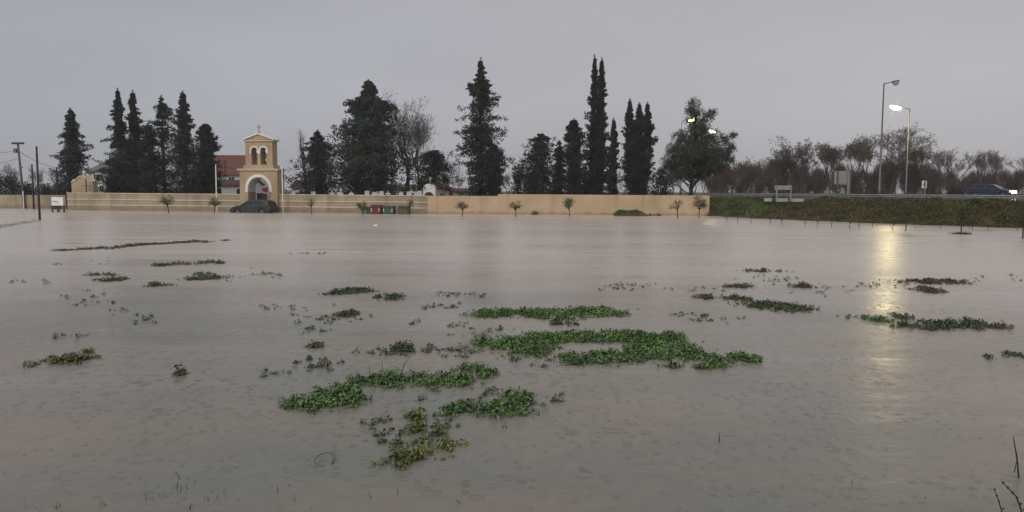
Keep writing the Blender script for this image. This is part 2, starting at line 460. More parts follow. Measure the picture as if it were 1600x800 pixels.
# flood water: opaque brown mud, roughened and pocked by rain
def water_material():
    m = bpy.data.materials.new("flood_water")
    m.use_nodes = True
    t = m.node_tree; L = t.links.new
    b = t.nodes["Principled BSDF"]
    b.inputs["IOR"].default_value = 1.42
    tc = t.nodes.new("ShaderNodeTexCoord")
    P = tc.outputs["Object"]
    def noise(scale, stretch, detail=3, rough=0.5):
        mp = t.nodes.new("ShaderNodeMapping"); mp.inputs["Scale"].default_value = stretch
        L(P, mp.inputs[0])
        n = t.nodes.new("ShaderNodeTexNoise"); n.inputs["Scale"].default_value = scale
        n.inputs["Detail"].default_value = detail; n.inputs["Roughness"].default_value = rough
        L(mp.outputs[0], n.inputs["Vector"])
        return n.outputs[0]
    def math_(op, a, bb=None, c=None):
        n = t.nodes.new("ShaderNodeMath"); n.operation = op
        for i, v in enumerate((a, bb, c)):
            if v is None: continue
            if isinstance(v, (int, float)): n.inputs[i].default_value = v
            else: L(v, n.inputs[i])
        return n.outputs[0]
    # colour: pale silt with reflected sky painted in farther out, drowned-grass tint nearer
    n1 = noise(0.35, (0.7, 1.0, 1), 4)
    r = t.nodes.new("ShaderNodeValToRGB")
    r.color_ramp.elements[0].position = 0.36; r.color_ramp.elements[0].color = (0.158, 0.166, 0.142, 1)
    r.color_ramp.elements[1].position = 0.64; r.color_ramp.elements[1].color = (0.236, 0.192, 0.150, 1)
    L(n1, r.inputs[0])
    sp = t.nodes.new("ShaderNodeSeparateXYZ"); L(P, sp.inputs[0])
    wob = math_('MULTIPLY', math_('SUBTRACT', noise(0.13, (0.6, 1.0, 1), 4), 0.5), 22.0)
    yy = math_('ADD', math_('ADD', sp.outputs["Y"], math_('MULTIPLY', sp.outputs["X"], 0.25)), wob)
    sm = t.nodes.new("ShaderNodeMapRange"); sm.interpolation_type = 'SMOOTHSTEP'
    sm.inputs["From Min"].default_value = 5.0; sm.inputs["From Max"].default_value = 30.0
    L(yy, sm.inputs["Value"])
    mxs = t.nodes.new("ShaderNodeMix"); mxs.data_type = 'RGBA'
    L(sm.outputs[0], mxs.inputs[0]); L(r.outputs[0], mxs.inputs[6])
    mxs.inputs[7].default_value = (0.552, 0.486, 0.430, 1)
    n1b = noise(5.0, (1, 1, 1), 5, 0.65)
    mrr = t.nodes.new("ShaderNodeMapRange")
    mrr.inputs["From Min"].default_value = 0.3; mrr.inputs["From Max"].default_value = 0.7
    mrr.inputs["To Min"].default_value = 0.92; mrr.inputs["To Max"].default_value = 1.07
    L(n1b, mrr.inputs["Value"])
    vs = t.nodes.new("ShaderNodeVectorMath"); vs.operation = 'SCALE'
    L(mxs.outputs[2], vs.inputs[0]); L(mrr.outputs[0], vs.inputs["Scale"])
    L(vs.outputs[0], b.inputs["Base Color"])
    # roughness: gusts
    n2 = noise(0.10, (0.25, 1.3, 1), 3)
    mr2 = t.nodes.new("ShaderNodeMapRange")
    mr2.inputs["From Min"].default_value = 0.35; mr2.inputs["From Max"].default_value = 0.65
    mr2.inputs["To Min"].default_value = 0.24; mr2.inputs["To Max"].default_value = 0.33
    L(n2, mr2.inputs["Value"]); 
    slick = t.nodes.new("ShaderNodeMapRange")
    slick.inputs["From Min"].default_value = 0.55; slick.inputs["From Max"].default_value = 0.75
    slick.inputs["To Min"].default_value = 1.0; slick.inputs["To Max"].default_value = 0.45
    L(noise(0.75, (0.16, 1.0, 1), 4, 0.6), slick.inputs["Value"])
    L(math_('MULTIPLY', mr2.outputs[0], slick.outputs[0]), b.inputs["Roughness"])
    # relief: rain rings (two sizes) + fine chop
    def rings(scale, width, freq, keep):
        mp = t.nodes.new("ShaderNodeMapping"); mp.inputs["Scale"].default_value = (scale, scale, scale)
        L(P, mp.inputs[0])
        v = t.nodes.new("ShaderNodeTexVoronoi"); v.voronoi_dimensions = '2D'; v.inputs["Scale"].default_value = 1.0
        L(mp.outputs[0], v.inputs["Vector"])
        sp = t.nodes.new("ShaderNodeSeparateColor"); L(v.outputs["Color"], sp.inputs[0])
        R = math_('MULTIPLY', sp.outputs[0], 0.34)
        q = math_('SUBTRACT', v.outputs["Distance"], R)
        g = math_('DIVIDE', q, width)
        e = math_('POWER', 2.718, math_('MULTIPLY', math_('MULTIPLY', g, g), -1.0))
        s = math_('COSINE', math_('MULTIPLY', q, freq))
        k = math_('GREATER_THAN', sp.outputs[1], keep)
        amp = math_('SUBTRACT', 1.0, math_('MULTIPLY', sp.outputs[0], 0.7))
        return math_('MULTIPLY', math_('MULTIPLY', math_('MULTIPLY', e, s), k), amp)
    h = math_('MULTIPLY', rings(2.6, 0.075, 70.0, 0.60), 0.0050)
    h = math_('ADD', h, math_('MULTIPLY', rings(7.3, 0.16, 32.0, 0.50), 0.0050))
    gust = t.nodes.new("ShaderNodeMapRange")
    gust.inputs["From Min"].default_value = 0.38; gust.inputs["From Max"].default_value = 0.62; gust.inputs["To Min"].default_value = 0.15
    L(noise(0.8, (1, 1, 1), 4, 0.7), gust.inputs["Value"])
    h = math_('MULTIPLY', h, gust.outputs[0])
    h = math_('ADD', h, math_('MULTIPLY', noise(8.0, (0.9, 1.2, 1), 3, 0.6), 0.0055))
    h = math_('ADD', h, math_('MULTIPLY', noise(1.1, (0.35, 1.6, 1), 2, 0.5), 0.0060))
    band = t.nodes.new("ShaderNodeMapRange")
    band.inputs["From Min"].default_value = 0.50; band.inputs["From Max"].default_value = 0.66
    L(noise(0.16, (0.12, 1.0, 1), 2, 0.5), band.inputs["Value"])
    h = math_('ADD', h, math_('MULTIPLY', math_('MULTIPLY', noise(1.4, (0.10, 1.0, 1), 2, 0.5), band.outputs[0]), 0.055))
    bp = t.nodes.new("ShaderNodeBump")
    bp.inputs["Strength"].default_value = 1.0
    bp.inputs["Distance"].default_value = 1.0
    L(h, bp.inputs["Height"])
    L(bp.outputs[0], b.inputs["Normal"])
    return m
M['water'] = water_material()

# ------------------------------------------------------------------ ground and water
def sheet(name, pts, z, mat, kind='structure'):
    mb = MB()
    mb.add([(p[0], p[1], z) for p in pts], [tuple(range(len(pts)))])
    return tag(mb.build(name, mat), kind=kind)

sheet('ground', [(-3000, -300), (3000, -300), (3000, 4000), (-3000, 4000)], -0.60, M['soil'])
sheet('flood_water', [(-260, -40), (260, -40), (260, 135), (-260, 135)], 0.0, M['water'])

# wall line, left to right
WA = G(-120, 324.6)          # far-left plain wall, beyond the frame
WB = G(103, 326.2)
W0 = G(106, 328.3)
W1 = G(668, 334.2)
W2 = G(1108, 337.2)
wall_dir = (W1 - W0).normalized()
WALL_RZ = math.atan2(wall_dir.y, wall_dir.x)
right_dir = (W2 - W1).normalized()

def on_wall(x, a=W0, b=W1):
    """where the sight line at photo column x crosses the wall line"""
    d = ray(x, 330)
    t = b - a
    # EYE.xy + s*d.xy = a.xy + k*t.xy
    det = -d.x * t.y + d.y * t.x
    s = (-a.x * t.y + a.y * t.x) / det
    return Vector((d.x * s, d.y * s, 0))

# cemetery soil behind the wall, kept a little above the flood
off = Vector((-wall_dir.y, wall_dir.x, 0))
sheet('cemetery_ground', [W0 + off * 0.3, W1 + off * 0.3, W2 + off * 0.3, W2 + Vector((-6, 120, 0)), (W0 + Vector((-20, 110, 0)))], 0.22, M['soil'])
sheet('field', [WA + Vector((-30, 1.0, 0)), WB + Vector((2, 0.7, 0)), WB + Vector((-22, 240, 0)), WA + Vector((-200, 240, 0))], 0.2, M['soil'])

# ------------------------------------------------------------------ raised road bank on the right
ROAD_Z = 1.75
foot = [G(1102, 339.0), G(1160, 341.0), G(1230, 344.0), G(1310, 347.5), G(1400, 350.8), G(1500, 354.3), G(1600, 357.5), G(1720, 361), G(2100, 372)]
foot[0] = W2 + Vector((-0.6, 0.6, 0))
crest = []
for i, p in enumerate(foot):
    a = foot[max(i - 1, 0)]; b = foot[min(i + 1, len(foot) - 1)]
    d = (b - a).normalized()
    n = Vector((-d.y, d.x, 0))
    crest.append(p + n * 4.6)
crest[0] = foot[0] + Vector((0.6, 3.2, 0))

def lerp_line(line, t):
    k = t * (len(line) - 1); i = min(int(k), len(line) - 2)
    return line[i].lerp(line[i + 1], k - i)

NU, NV = 150, 14
bank_v, bank_f = [], []
nrng = random.Random(3)
lump = [[nrng.uniform(-1, 1) for _ in range(12)] for _ in range(60)]
def lumps(u, v):
    a, b = u * 58, v * 10
    i, j = int(a), int(b); fa, fb = a - i, b - j
    return (lump[i][j] * (1 - fa) + lump[i + 1][j] * fa) * (1 - fb) + (lump[i][j + 1] * (1 - fa) + lump[i + 1][j + 1] * fa) * fb
def bank_point(u, v):
    p = lerp_line(foot, u).lerp(lerp_line(crest, u), v)
    s = v * v * (3 - 2 * v) * 0.6 + v * 0.4
    z = -0.35 + (ROAD_Z + 0.35 - 0.02) * s + lumps(u, v) * 0.13 * math.sin(math.pi * min(1, v * 1.02)) 
    return Vector((p.x, p.y, z))
for i in range(NU + 1):
    for j in range(NV + 1):
        bank_v.append(bank_point(i / NU, j / NV))
for i in range(NU):
    for j in range(NV):
        a = i * (NV + 1) + j
        bank_f.append((a, a + NV + 1, a + NV + 2, a + 1))
mb = MB(); mb.add(bank_v, bank_f)
tag(mb.build('road_bank', M['soil'], smooth=True), kind='structure')
VERGE = [Vector((420, 100, 0)), Vector((420, 890, 0)), Vector((-58, 890, 0)), Vector((11, 148, 0)), Vector((15.6, 100, 0))]
sheet('verge', VERGE, ROAD_Z + .004, M['soil'])
sheet('road', [c for c in crest] + [Vector((420, 60, 0)), Vector((420, 900, 0)), Vector((-60, 900, 0)), Vector((10, 150, 0)), Vector((16, 90, 0))], ROAD_Z, M['asphalt'])
# left flank of the embankment where it runs behind the cemetery
mb = MB()
lf = [crest[0], Vector((16, 90, 0)), Vector((10, 150, 0)), Vector((-60, 900, 0))]
vs = []
for p in lf:
    vs.append((p.x, p.y, ROAD_Z - 0.004)); vs.append((p.x - 3.5, p.y, 0.0))
mb.add(vs, [(0, 1, 3, 2), (2, 3, 5, 4), (4, 5, 7, 6)])
tag(mb.build('road_bank_flank', M['soil']), kind='structure')

# rough grass on the bank: blades nobody could count
def blades(base, n_each, length, width, seed, lean=0.5):
    r = np.random.default_rng(seed)
    P = np.repeat(np.asarray(base, dtype=np.float64), n_each, axis=0)
    n = len(P)
    P = P + np.column_stack([r.normal(0, 0.10, n), r.normal(0, 0.10, n), np.full(n, -0.02)])
    az = r.uniform(0, 2 * np.pi, n)
    L = length * r.uniform(0.4, 1.3, n)
    W = width * r.uniform(0.6, 1.3, n)
    ln = r.uniform(0, lean, n)
    side = np.column_stack([-np.sin(az), np.cos(az), np.zeros(n)]) * W[:, None]
    tip = P + np.column_stack([np.cos(az) * ln * L, np.sin(az) * ln * L, L])
    V = np.empty((n, 3, 3))
    V[:, 0] = P - side; V[:, 1] = P + side; V[:, 2] = tip
    return V.reshape(-1, 3)
def bank_u(x):
    return (x - 1102) / (1600 - 1102) * 0.75
M['green_grass'] = material('fresh_grass_blade', (0.075, 0.200, 0.042), 0.7, scale=0.5, col2=(0.130, 0.225, 0.065), island=0.5, spec=0.25)
M['dry_grass'] = material('dry_grass_blade', (0.200, 0.180, 0.075), 0.8, scale=0.4, col2=(0.150, 0.112, 0.068), island=0.5, spec=0.2)
M['bank_weed'] = material('bank_weed_leaf', (0.060, 0.085, 0.028), 0.8, scale=0.5, col2=(0.110, 0.080, 0.045), island=0.5, spec=0.2)
def patch_noise(u, v, k):
    return math.sin(u * 41 * k + 3 * math.sin(v * 5 + k)) * math.sin(v * 7 * k + u * 23 + k) + random.gauss(0, .35)
ga, gd_, gg, gw = [], [], [], []
for _ in range(17000):
    u, v = random.random() * 0.94, random.random() ** 0.9
    v = 0.10 + 0.90 * v
    puddle = bank_u(1188) < u < bank_u(1262)
    if puddle and v > 0.86: continue
    n = patch_noise(u, v, 1.0)
    fresh = math.exp(-((u - bank_u(1180)) / .055) ** 2) * (0.35 + v)
    if random.random() < fresh * .8: gg.append(bank_point(u, v))
    elif n > .15 or (v < .4 and random.random() < .35): gd_.append(bank_point(u, v))
    else: ga.append(bank_point(u, v))
    if patch_noise(u + .3, v, 1.7) > .75: gw.append(bank_point(u, v))
tag(np_obj('bank_grass', blades(ga, 6, 0.20, 0.022, 11, 1.9), 3, M['bank_grass']), kind='stuff')
tag(np_obj('dry_grass', blades(gd_, 6, 0.20, 0.020, 14, 1.9), 3, M['dry_grass']), kind='stuff')
tag(np_obj('fresh_grass', blades(gg, 6, 0.20, 0.024, 12, 1.6), 3, M['green_grass']), kind='stuff')
gb = []
for _ in range(420):
    u = random.random() * 0.94
    if bank_u(1188) < u < bank_u(1262): continue
    gb.append(bank_point(u, random.uniform(0.93, 1.0)))
tag(np_obj('crest_grass', blades(gb, 14, 0.24, 0.02, 13, 1.2), 3, M['bank_grass']), kind='stuff')

# ------------------------------------------------------------------ leaf and tree makers
def leaf_quads(P, L, W, r, hang=0.0):
    """one kite-shaped leaf per point"""
    n = len(P)
    d = r.normal(0, 1, (n, 3)); d[:, 2] -= hang
    d /= np.linalg.norm(d, axis=1)[:, None]
    a = r.normal(0, 1, (n, 3))
    s = np.cross(d, a); s /= np.linalg.norm(s, axis=1)[:, None] + 1e-9
    Ls = (L * r.uniform(0.6, 1.4, n))[:, None]; Ws = (W * r.uniform(0.6, 1.4, n))[:, None]
    V = np.empty((n, 4, 3))
    V[:, 0] = P - d * Ls * 0.5
    V[:, 1] = P + s * Ws * 0.5
    V[:, 2] = P + d * Ls * 0.5
    V[:, 3] = P - s * Ws * 0.5
    return V.reshape(-1, 3)

r = np.random.default_rng(41)
P = np.repeat(np.array([tuple(p) for p in gw]), 14, axis=0)
P = P + r.normal(0, 1, P.shape) * np.array([.16, .16, .09]) + np.array([0, 0, .12])
tag(np_obj('bank_weeds', leaf_quads(P, .15, .08, r), 4, M['bank_weed']), kind='stuff')

def conifer_crown(H, prof, hw, seed, nb=260, npt=9, k=7, rise=0.25, droop=0.55, leaf=0.21, z0=0.03, spread=0.04,
                  rag=0.35, lean=(0, 0), core=0.5, tuft=0.075):
    r = np.random.default_rng(seed)
    pt = np.array([p[0] for p in prof]); pr = np.array([p[1] for p in prof])
    nb = int(nb * 0.62); k = int(k * 2.1)
    t = z0 + (0.97 - z0) * r.random(nb) ** 0.9
    nt_ = nb // 7
    t[:nt_] = r.uniform(0.74, 0.97, nt_)
    ph = r.uniform(0, 6.28, 3); az = r.uniform(0, 2 * np.pi, nb)
    L = (1 + 0.20 * np.sin(az + t * 9 + ph[0]) + 0.16 * np.sin(az * 2 - t * 23 + ph[1]) + 0.14 * np.sin(t * 41 + ph[2])) * np.interp(t, pt, pr) * hw * np.clip(1 + r.normal(0, rag, nb), 0.35, 1.5)
    ri = rise + r.normal(0, 0.18, nb); dr = droop * r.uniform(0.5, 1.5, nb)
    s = np.linspace(0.10, 1.0, npt)
    S, T = np.meshgrid(s, np.arange(nb))
    S = S.ravel(); T = T.ravel()
    bend = r.normal(0, 0.18, nb)
    A = az[T] + bend[T] * S
    x = np.cos(A) * L[T] * S; y = np.sin(A) * L[T] * S
    z = t[T] * H + L[T] * (ri[T] * S - dr[T] * S ** 2 + 0.35 * S ** 4 * dr[T])
    P = np.column_stack([x, y, z])
    P += r.normal(0, 1, P.shape) * (0.06 * L[T])[:, None]
    P = np.repeat(P, k, axis=0); Sr = np.repeat(S, k); Lr = np.repeat(L[T], k)
    sg = spread + tuft * Lr * (1.15 - 0.75 * Sr) + 0.03
    P += r.normal(0, 1, P.shape) * sg[:, None] * np.array([1, 1, 0.6])
    zf = np.clip(P[:, 2] / H, 0, 1)
    ok = (P[:, 2] < H) & (np.hypot(P[:, 0], P[:, 1]) < np.interp(zf, pt, pr) * hw * 1.6 + 0.06)
    P = P[ok]
    nc = int(nb * npt * k * core * 0.55)                # inner leaves that close the heart of the crown
    tc_ = z0 + (0.90 - z0) * r.random(nc) ** 1.15; rad = np.interp(tc_, pt, pr) * hw * 0.62 * np.sqrt(r.random(nc)); a2 = r.uniform(0, 2 * np.pi, nc)
    Pc = np.column_stack([np.cos(a2) * rad, np.sin(a2) * rad, tc_ * H])
    nl = 90                                             # the leading shoot
    tl = r.uniform(0.84, 1.0, nl)
    sl = (1.0 - tl) * 0.9 * hw * 0.35 + 0.05
    Pl = np.column_stack([r.normal(0, 1, nl) * sl, r.normal(0, 1, nl) * sl, tl * H])
    P = np.vstack([P, Pc, Pl])
    P[:, 2] = np.clip(P[:, 2], 0.02 * H, None)
    P[:, 0] += lean[0] * (P[:, 2] / H) ** 2; P[:, 1] += lean[1] * (P[:, 2] / H) ** 2
    return leaf_quads(P, leaf, leaf * 0.5, r, hang=0.35)

def trunk_mb(H, r0, lean=(0, 0), top=0.9, n=7):
    mb = MB()
    pts, rad = [], []
    for i in range(n):
        f = i / (n - 1) * top
        pts.append((lean[0] * f * f, lean[1] * f * f, f * H)); rad.append(max(0.03, r0 * (1 - f) ** 0.8))
    mb.tube(pts, rad, 8)
    return mb

PX = lambda Y: Y / F        # metres per photo pixel at depth Y

def conifer(name, x, ytop, hw_px, Y, prof, label, cat, seed, mat='conifer', ground=0.2, leaders=None, limbs=True, group=None, **kw):
    base = D(x, 330, Y); base.z = ground
    H = D(x, ytop, Y).z - ground
    root = empty(name, base, random.uniform(0, 6.28), label, cat, group)
    root.rotation_euler.z = 0
    hw = hw_px * PX(Y)
    lean = kw.get('lean', (0, 0))
    if leaders:
        V = []
        tm = MB()
        for q, (dx, yt, hwp) in enumerate(leaders):
            h = D(x, yt, Y).z - ground
            v = conifer_crown(h, prof, hwp * PX(Y), seed + q, **kw)
            o = dx * PX(Y)
            v = v.copy(); v[:, 0] += o * np.clip(v[:, 2] / (0.45 * h), 0, 1); v[:, 1] += (q - 1) * 0.15
            V.append(v)
            tm.tube([(0, (q - 1) * 0.15, 0), (o * 0.5, (q - 1) * 0.15, 0.25 * h), (o, (q - 1) * 0.15, 0.9 * h)], [0.2, 0.14, 0.03], 7)
        np_obj('crown', np.vstack(V), 4, M[mat], root)
        tm.build('trunk', M['bark'], root, True)
    else:
        np_obj('crown', conifer_crown(H, prof, hw, seed, **kw), 4, M[mat], root)
        tm = trunk_mb(H, 0.018 * H + 0.06, lean)
        rr = random.Random(seed)
        if limbs:
            pt = [p[0] for p in prof]; pr = [p[1] for p in prof]
            for q in range(26):
                f = 0.08 + 0.84 * q / 26
                L = np.interp(f, pt, pr) * hw * 0.75; a = rr.uniform(0, 6.28)
                c = Vector((lean[0] * f * f, lean[1] * f * f, f * H))
                tm.tube([c, c + Vector((math.cos(a) * L * .5, math.sin(a) * L * .5, L * .06)), c + Vector((math.cos(a) * L, math.sin(a) * L, -L * .12))], [0.05, 0.035, 0.012], 4)
        tm.build('trunk', M['bark'], root, True)
    return root

CONE = [(0, .75), (.12, 1), (.5, .68), (.8, .34), (.93, .14), (1, .02)]
CONCAVE = [(0, 1.05), (.2, 1.05), (.42, .70), (.62, .40), (.78, .24), (.88, .13), (.95, .06), (1, .01)]
LAYER = [(0, .8), (.3, .85), (.55, .75), (.78, .66), (.88, .36), (.95, .14), (1, .02)]
COLUMN = [(0, .7), (.15, .95), (.45, 1), (.7, .86), (.87, .52), (.95, .28), (1, .05)]
SPIRE = [(0, .75), (.2, 1), (.45, .9), (.7, .6), (.84, .30), (.93, .12), (1, .01)]
BROAD = [(0, .7), (.1, .92), (.32, 1), (.52, .80), (.7, .54), (.84, .27), (.93, .11), (1, .01)]
RAGGED = [(0, .85), (.15, .95), (.35, 1), (.55, .90), (.70, .74), (.80, .46), (.88, .22), (.94, .09), (1, .02)]
BLOWN = [(0, .5), (.3, .68), (.55, .95), (.72, 1), (.87, .75), (.95, .5), (1, .2)]
ROUND = [(0, .5), (.2, .9), (.5, 1), (.75, .85), (.92, .5), (1, .1)]

def tubes_np(segs, sides, mat_verts=None):
    """segs: list of (p0, p1, r0, r1); returns separate quads"""
    A = np.array([s[0] for s in segs]); B = np.array([s[1] for s in segs])
    R0 = np.array([s[2] for s in segs]); R1 = np.array([s[3] for s in segs])
    d = B - A; d /= np.linalg.norm(d, axis=1)[:, None] + 1e-9
    a = np.where(np.abs(d[:, 2:3]) < 0.9, np.array([[0, 0, 1.0]]), np.array([[1.0, 0, 0]]))
    u = np.cross(d, a); u /= np.linalg.norm(u, axis=1)[:, None] + 1e-9
    q = np.cross(d, u)
    out = np.empty((len(segs), sides, 4, 3))
    for k in range(sides):
        t0, t1 = 2 * np.pi * k / sides, 2 * np.pi * (k + 1) / sides
        o0 = u * math.cos(t0) + q * math.sin(t0); o1 = u * math.cos(t1) + q * math.sin(t1)
        out[:, k, 0] = A + o0 * R0[:, None]; out[:, k, 1] = A + o1 * R0[:, None]
        out[:, k, 2] = B + o1 * R1[:, None]; out[:, k, 3] = B + o0 * R1[:, None]
    return out.reshape(-1, 3)

def bare_skeleton(seed, levels=5, split=(3, 4), up_=0.25, angle=0.6, ratio=0.72, trunk=0.28, r0=0.03, wander=0.15):
    """unit-height branching; returns trunk/limb segments and twig segments"""
    r = random.Random(seed)
    segs, twigs, tips = [], [], []
    def grow(p, d, L, rad, lev):
        n = 3 if lev < 2 else 2
        q = p
        for i in range(n):
            d = (d + Vector((r.gauss(0, wander), r.gauss(0, wander), r.gauss(0, wander) + up_ * 0.3))).normalized()
            e = q + d * (L / n)
            ra = rad * (1 - 0.3 * i / n); rb = rad * (1 - 0.3 * (i + 1) / n)
            (segs if lev < 3 else twigs).append((tuple(q), tuple(e), ra, rb))
            if lev >= 1 and lev < levels - 1 and i < n - 1:
                side(e, d, L, rb, lev)
            q = e
        if lev < levels - 1:
            for _ in range(r.randint(*split)):
                side(q, d, L, rad * 0.7, lev)
        else:
            tips.append(tuple(q))
    def side(p, d, L, rad, lev):
        a = Vector((r.gauss(0, 1), r.gauss(0, 1), r.gauss(0, 1)))
        a = (a - d * a.dot(d)).normalized()
        th = angle * r.uniform(0.6, 1.3)
        nd = (d * math.cos(th) + a * math.sin(th) + Vector((0, 0, up_))).normalized()
        grow(p, nd, L * ratio * r.uniform(0.75, 1.15), rad * 0.62, lev + 1)
    grow(Vector((0, 0, 0)), Vector((0, 0, 1)), trunk, r0, 0)
    return segs, twigs, tips

def bare_tree(name, x, ytop, hw_px, Y, label, cat, seed, mat='twig', ground=0.2, leaves=0, leaf_mat='oak', group=None, twig_r=0.011, **kw):
    base = D(x, 330, Y); base.z = ground
    H = D(x, ytop, Y).z - ground
    segs, twigs, tips = bare_skeleton(seed, **kw)
    zmax = np.percentile([t[2] for t in tips], 99); xs = np.percentile(np.abs([t[0] for t in tips]), 96)
    sx = hw_px * PX(Y) / xs; sz = H / zmax
    sc = np.array([sx, sx, sz])
    root = empty(name, base, 0, label, cat, group)
    S = [(np.array(a) * sc, np.array(b) * sc, max(c * H * 0.8, 0.015), max(d * H * 0.8, 0.013)) for a, b, c, d in segs]
    np_obj('trunk', tubes_np(S, 6), 4, M['bark'], root)
    T = [(np.array(a) * sc, np.array(b) * sc, twig_r * 1.3, twig_r) for a, b, c, d in twigs]
    V = [tubes_np(T, 3)]
    # the last fine twigs, three-sided slivers
    r = np.random.default_rng(seed)
    tp = np.array(tips) * sc
    n_f = 4
    Q = np.repeat(tp, n_f, axis=0)
    d = r.normal(0, 1, Q.shape); d[:, 2] += 0.7
    d /= np.linalg.norm(d, axis=1)[:, None]
    E = Q + d * (0.05 * H * r.uniform(0.5, 1.3, len(Q)))[:, None]
    V.append(tubes_np(list(zip(Q, E, [twig_r * .9] * len(Q), [twig_r * .5] * len(Q))), 3))
    np_obj('crown', np.vstack(V), 4, M[mat], root)
    if leaves:
        P = np.repeat(tp[r.random(len(tp)) < 0.75], leaves, axis=0)
        P = P + r.normal(0, 0.022 * H, P.shape)
        np_obj('withered_leaves', leaf_quads(P, 0.22, 0.13, r), 4, M[leaf_mat], root)
    return root

def shrub(name, x, ytop, hw_px, Y, label, cat, seed, mat='shrub', ground=0.2, n=1600, leaf=0.24, group=None, twiggy=False):
    base = D(x, 330, Y); base.z = ground
    H = D(x, ytop, Y).z - ground
    hw = hw_px * PX(Y)
    r = np.random.default_rng(seed)
    root = empty(name, base, 0, label, cat, group)
    cl = 26
    cx = np.column_stack([r.normal(0, 0.42, cl) * hw, r.normal(0, 0.42, cl) * hw, (r.random(cl) ** 0.8) * H * 0.85])
    shrink = 1 - 0.55 * (cx[:, 2] / H) ** 2
    cx[:, 0] *= shrink; cx[:, 1] *= shrink
    P = np.repeat(cx, n // cl, axis=0)
    P = P + r.normal(0, 1, P.shape) * np.array([hw * .17, hw * .17, H * .10])
    P[:, 2] = np.clip(P[:, 2], 0.02, H)
    if twiggy:
        Q = P.copy(); d = r.normal(0, 0.45, P.shape); d[:, 2] = np.abs(d[:, 2]) + 0.8
        d /= np.linalg.norm(d, axis=1)[:, None]
        E = Q + d * (H * 0.16 * r.uniform(0.4, 1.4, len(Q)))[:, None]
        np_obj('crown', tubes_np(list(zip(Q, E, [0.022] * len(Q), [0.006] * len(Q))), 3), 4, M[mat], root)
    else:
        np_obj('crown', leaf_quads(P, leaf, leaf * .55, r), 4, M[mat], root)
    st = MB()
    for c in cx[:12]:
        st.tube([(0, 0, 0), (c[0] * .5, c[1] * .5, c[2] * .6), tuple(c)], [0.06, 0.04, 0.015], 5)
    st.build('trunk', M['bark'], root)
    return root

# ------------------------------------------------------------------ the cemetery wall
WALL_T = 0.28
def wall_run(name, A, B, zt0, zt1, mat, label, mouldings=(), coping=True, group=None):
    d = (B - A); L = d.length
    root = empty(name, A, math.atan2(d.y, d.x), label, 'wall', group)
    mb = MB()
    mb.add([(0, 0, -.6), (L, 0, -.6), (L, 0, zt1), (0, 0, zt0), (0, WALL_T, -.6), (L, WALL_T, -.6), (L, WALL_T, zt1), (0, WALL_T, zt0)],
           [(0, 1, 2, 3), (5, 4, 7, 6), (3, 2, 6, 7), (4, 0, 3, 7), (1, 5, 6, 2)])
    mb.build('wall_face', M[mat], root)
    def band(nm, f0, f1, h, proud, m_):
        b = MB()
        a0, a1 = zt0 * f0, zt1 * f1
        b.add([(0.003, -proud, a0), (L - .003, -proud, a1), (L - .003, -proud, a1 + h), (0.003, -proud, a0 + h),
               (0.003, 0.03, a0), (L - .003, 0.03, a1), (L - .003, 0.03, a1 + h), (0.003, 0.03, a0 + h)],
              [(0, 1, 2, 3), (3, 2, 6, 7), (1, 0, 4, 5), (0, 3, 7, 4), (2, 1, 5, 6)])
        b.build(nm, M[m_], root)
    for f in mouldings:
        band('moulding', f, f, 0.10, 0.07, 'trim')
    if coping:
        b = MB()
        o = 0.06
        b.add([(-.0, -o, zt0 + .002), (L, -o, zt1 + .002), (L, -o, zt1 + .09), (0, -o, zt0 + .09),
               (0, WALL_T + o, zt0 + .002), (L, WALL_T + o, zt1 + .002), (L, WALL_T + o, zt1 + .09), (0, WALL_T + o, zt0 + .09)],
              [(0, 1, 2, 3), (5, 4, 7, 6), (3, 2, 6, 7), (1, 0, 4, 5), (0, 3, 7, 4), (2, 1, 5, 6)])
        b.build('coping', M['trim' if mouldings else mat], root)
    return root

GL = on_wall(378.5); GR = on_wall(436.5)
def ztop(p, x, y):          # height above water at a wall point whose top shows at photo x, y
    return D(x, y, p.y).z
wall_run('boundary_wall', W0, GL, ztop(W0, 106, 300.8) - .09, ztop(GL, 378, 303.2) - .09, 'old_cream',
         'long weathered cream wall with raised horizontal mouldings, left of the bell gate', (0.30, 0.63))
wall_run('boundary_wall', GR, W1, ztop(GR, 438, 303.4) - .09, ztop(W1, 668, 305.4) - .09, 'old_cream',
         'cream wall with raised horizontal mouldings behind the bins, right of the bell gate', (0.30, 0.63))
WM = W1 + (W2 - W1) * 0.245
WM = on_wall(778, W1, W2)
wall_run('boundary_wall', W1 + right_dir * 0.004, WM, ztop(W1, 668, 306.0), ztop(WM, 778, 306.2), 'cream',
         'short plain cream wall, lower part below the tallest conifer, between moulded wall and taller plain wall', (), False)
wall_run('boundary_wall', WM + right_dir * 0.004, W2, ztop(WM, 778, 303.2), ztop(W2, 1108, 305.6), 'cream',
         'long plain smooth cream wall behind the saplings, ending at the grassy bank', (), False)
wall_run('boundary_wall', WA, WB, ztop(WA, 0, 304.8), ztop(WB, 103, 304.8), 'old_cream',
         'plain cream wall behind the utility pole at far left', (), False)
# iron door in the gap between the two left walls
gd = empty('iron_door', WB + Vector((0.02, -0.03, 0)), math.atan2((W0 - WB).y, (W0 - WB).x), 'rusty brown door in the gap at the end of the left wall', 'door')
Lg = (W0 - WB).length
mb = MB(); mb.box(0.01, max(Lg, .3), 0.05, 0.11, -0.4, 2.1); mb.build('door_leaf', M['rust'], gd)
mb = MB(); mb.box(0.02, 0.06, 0.0, 0.048, -0.4, 2.15); mb.build('door_frame', M['dark_iron'], gd)

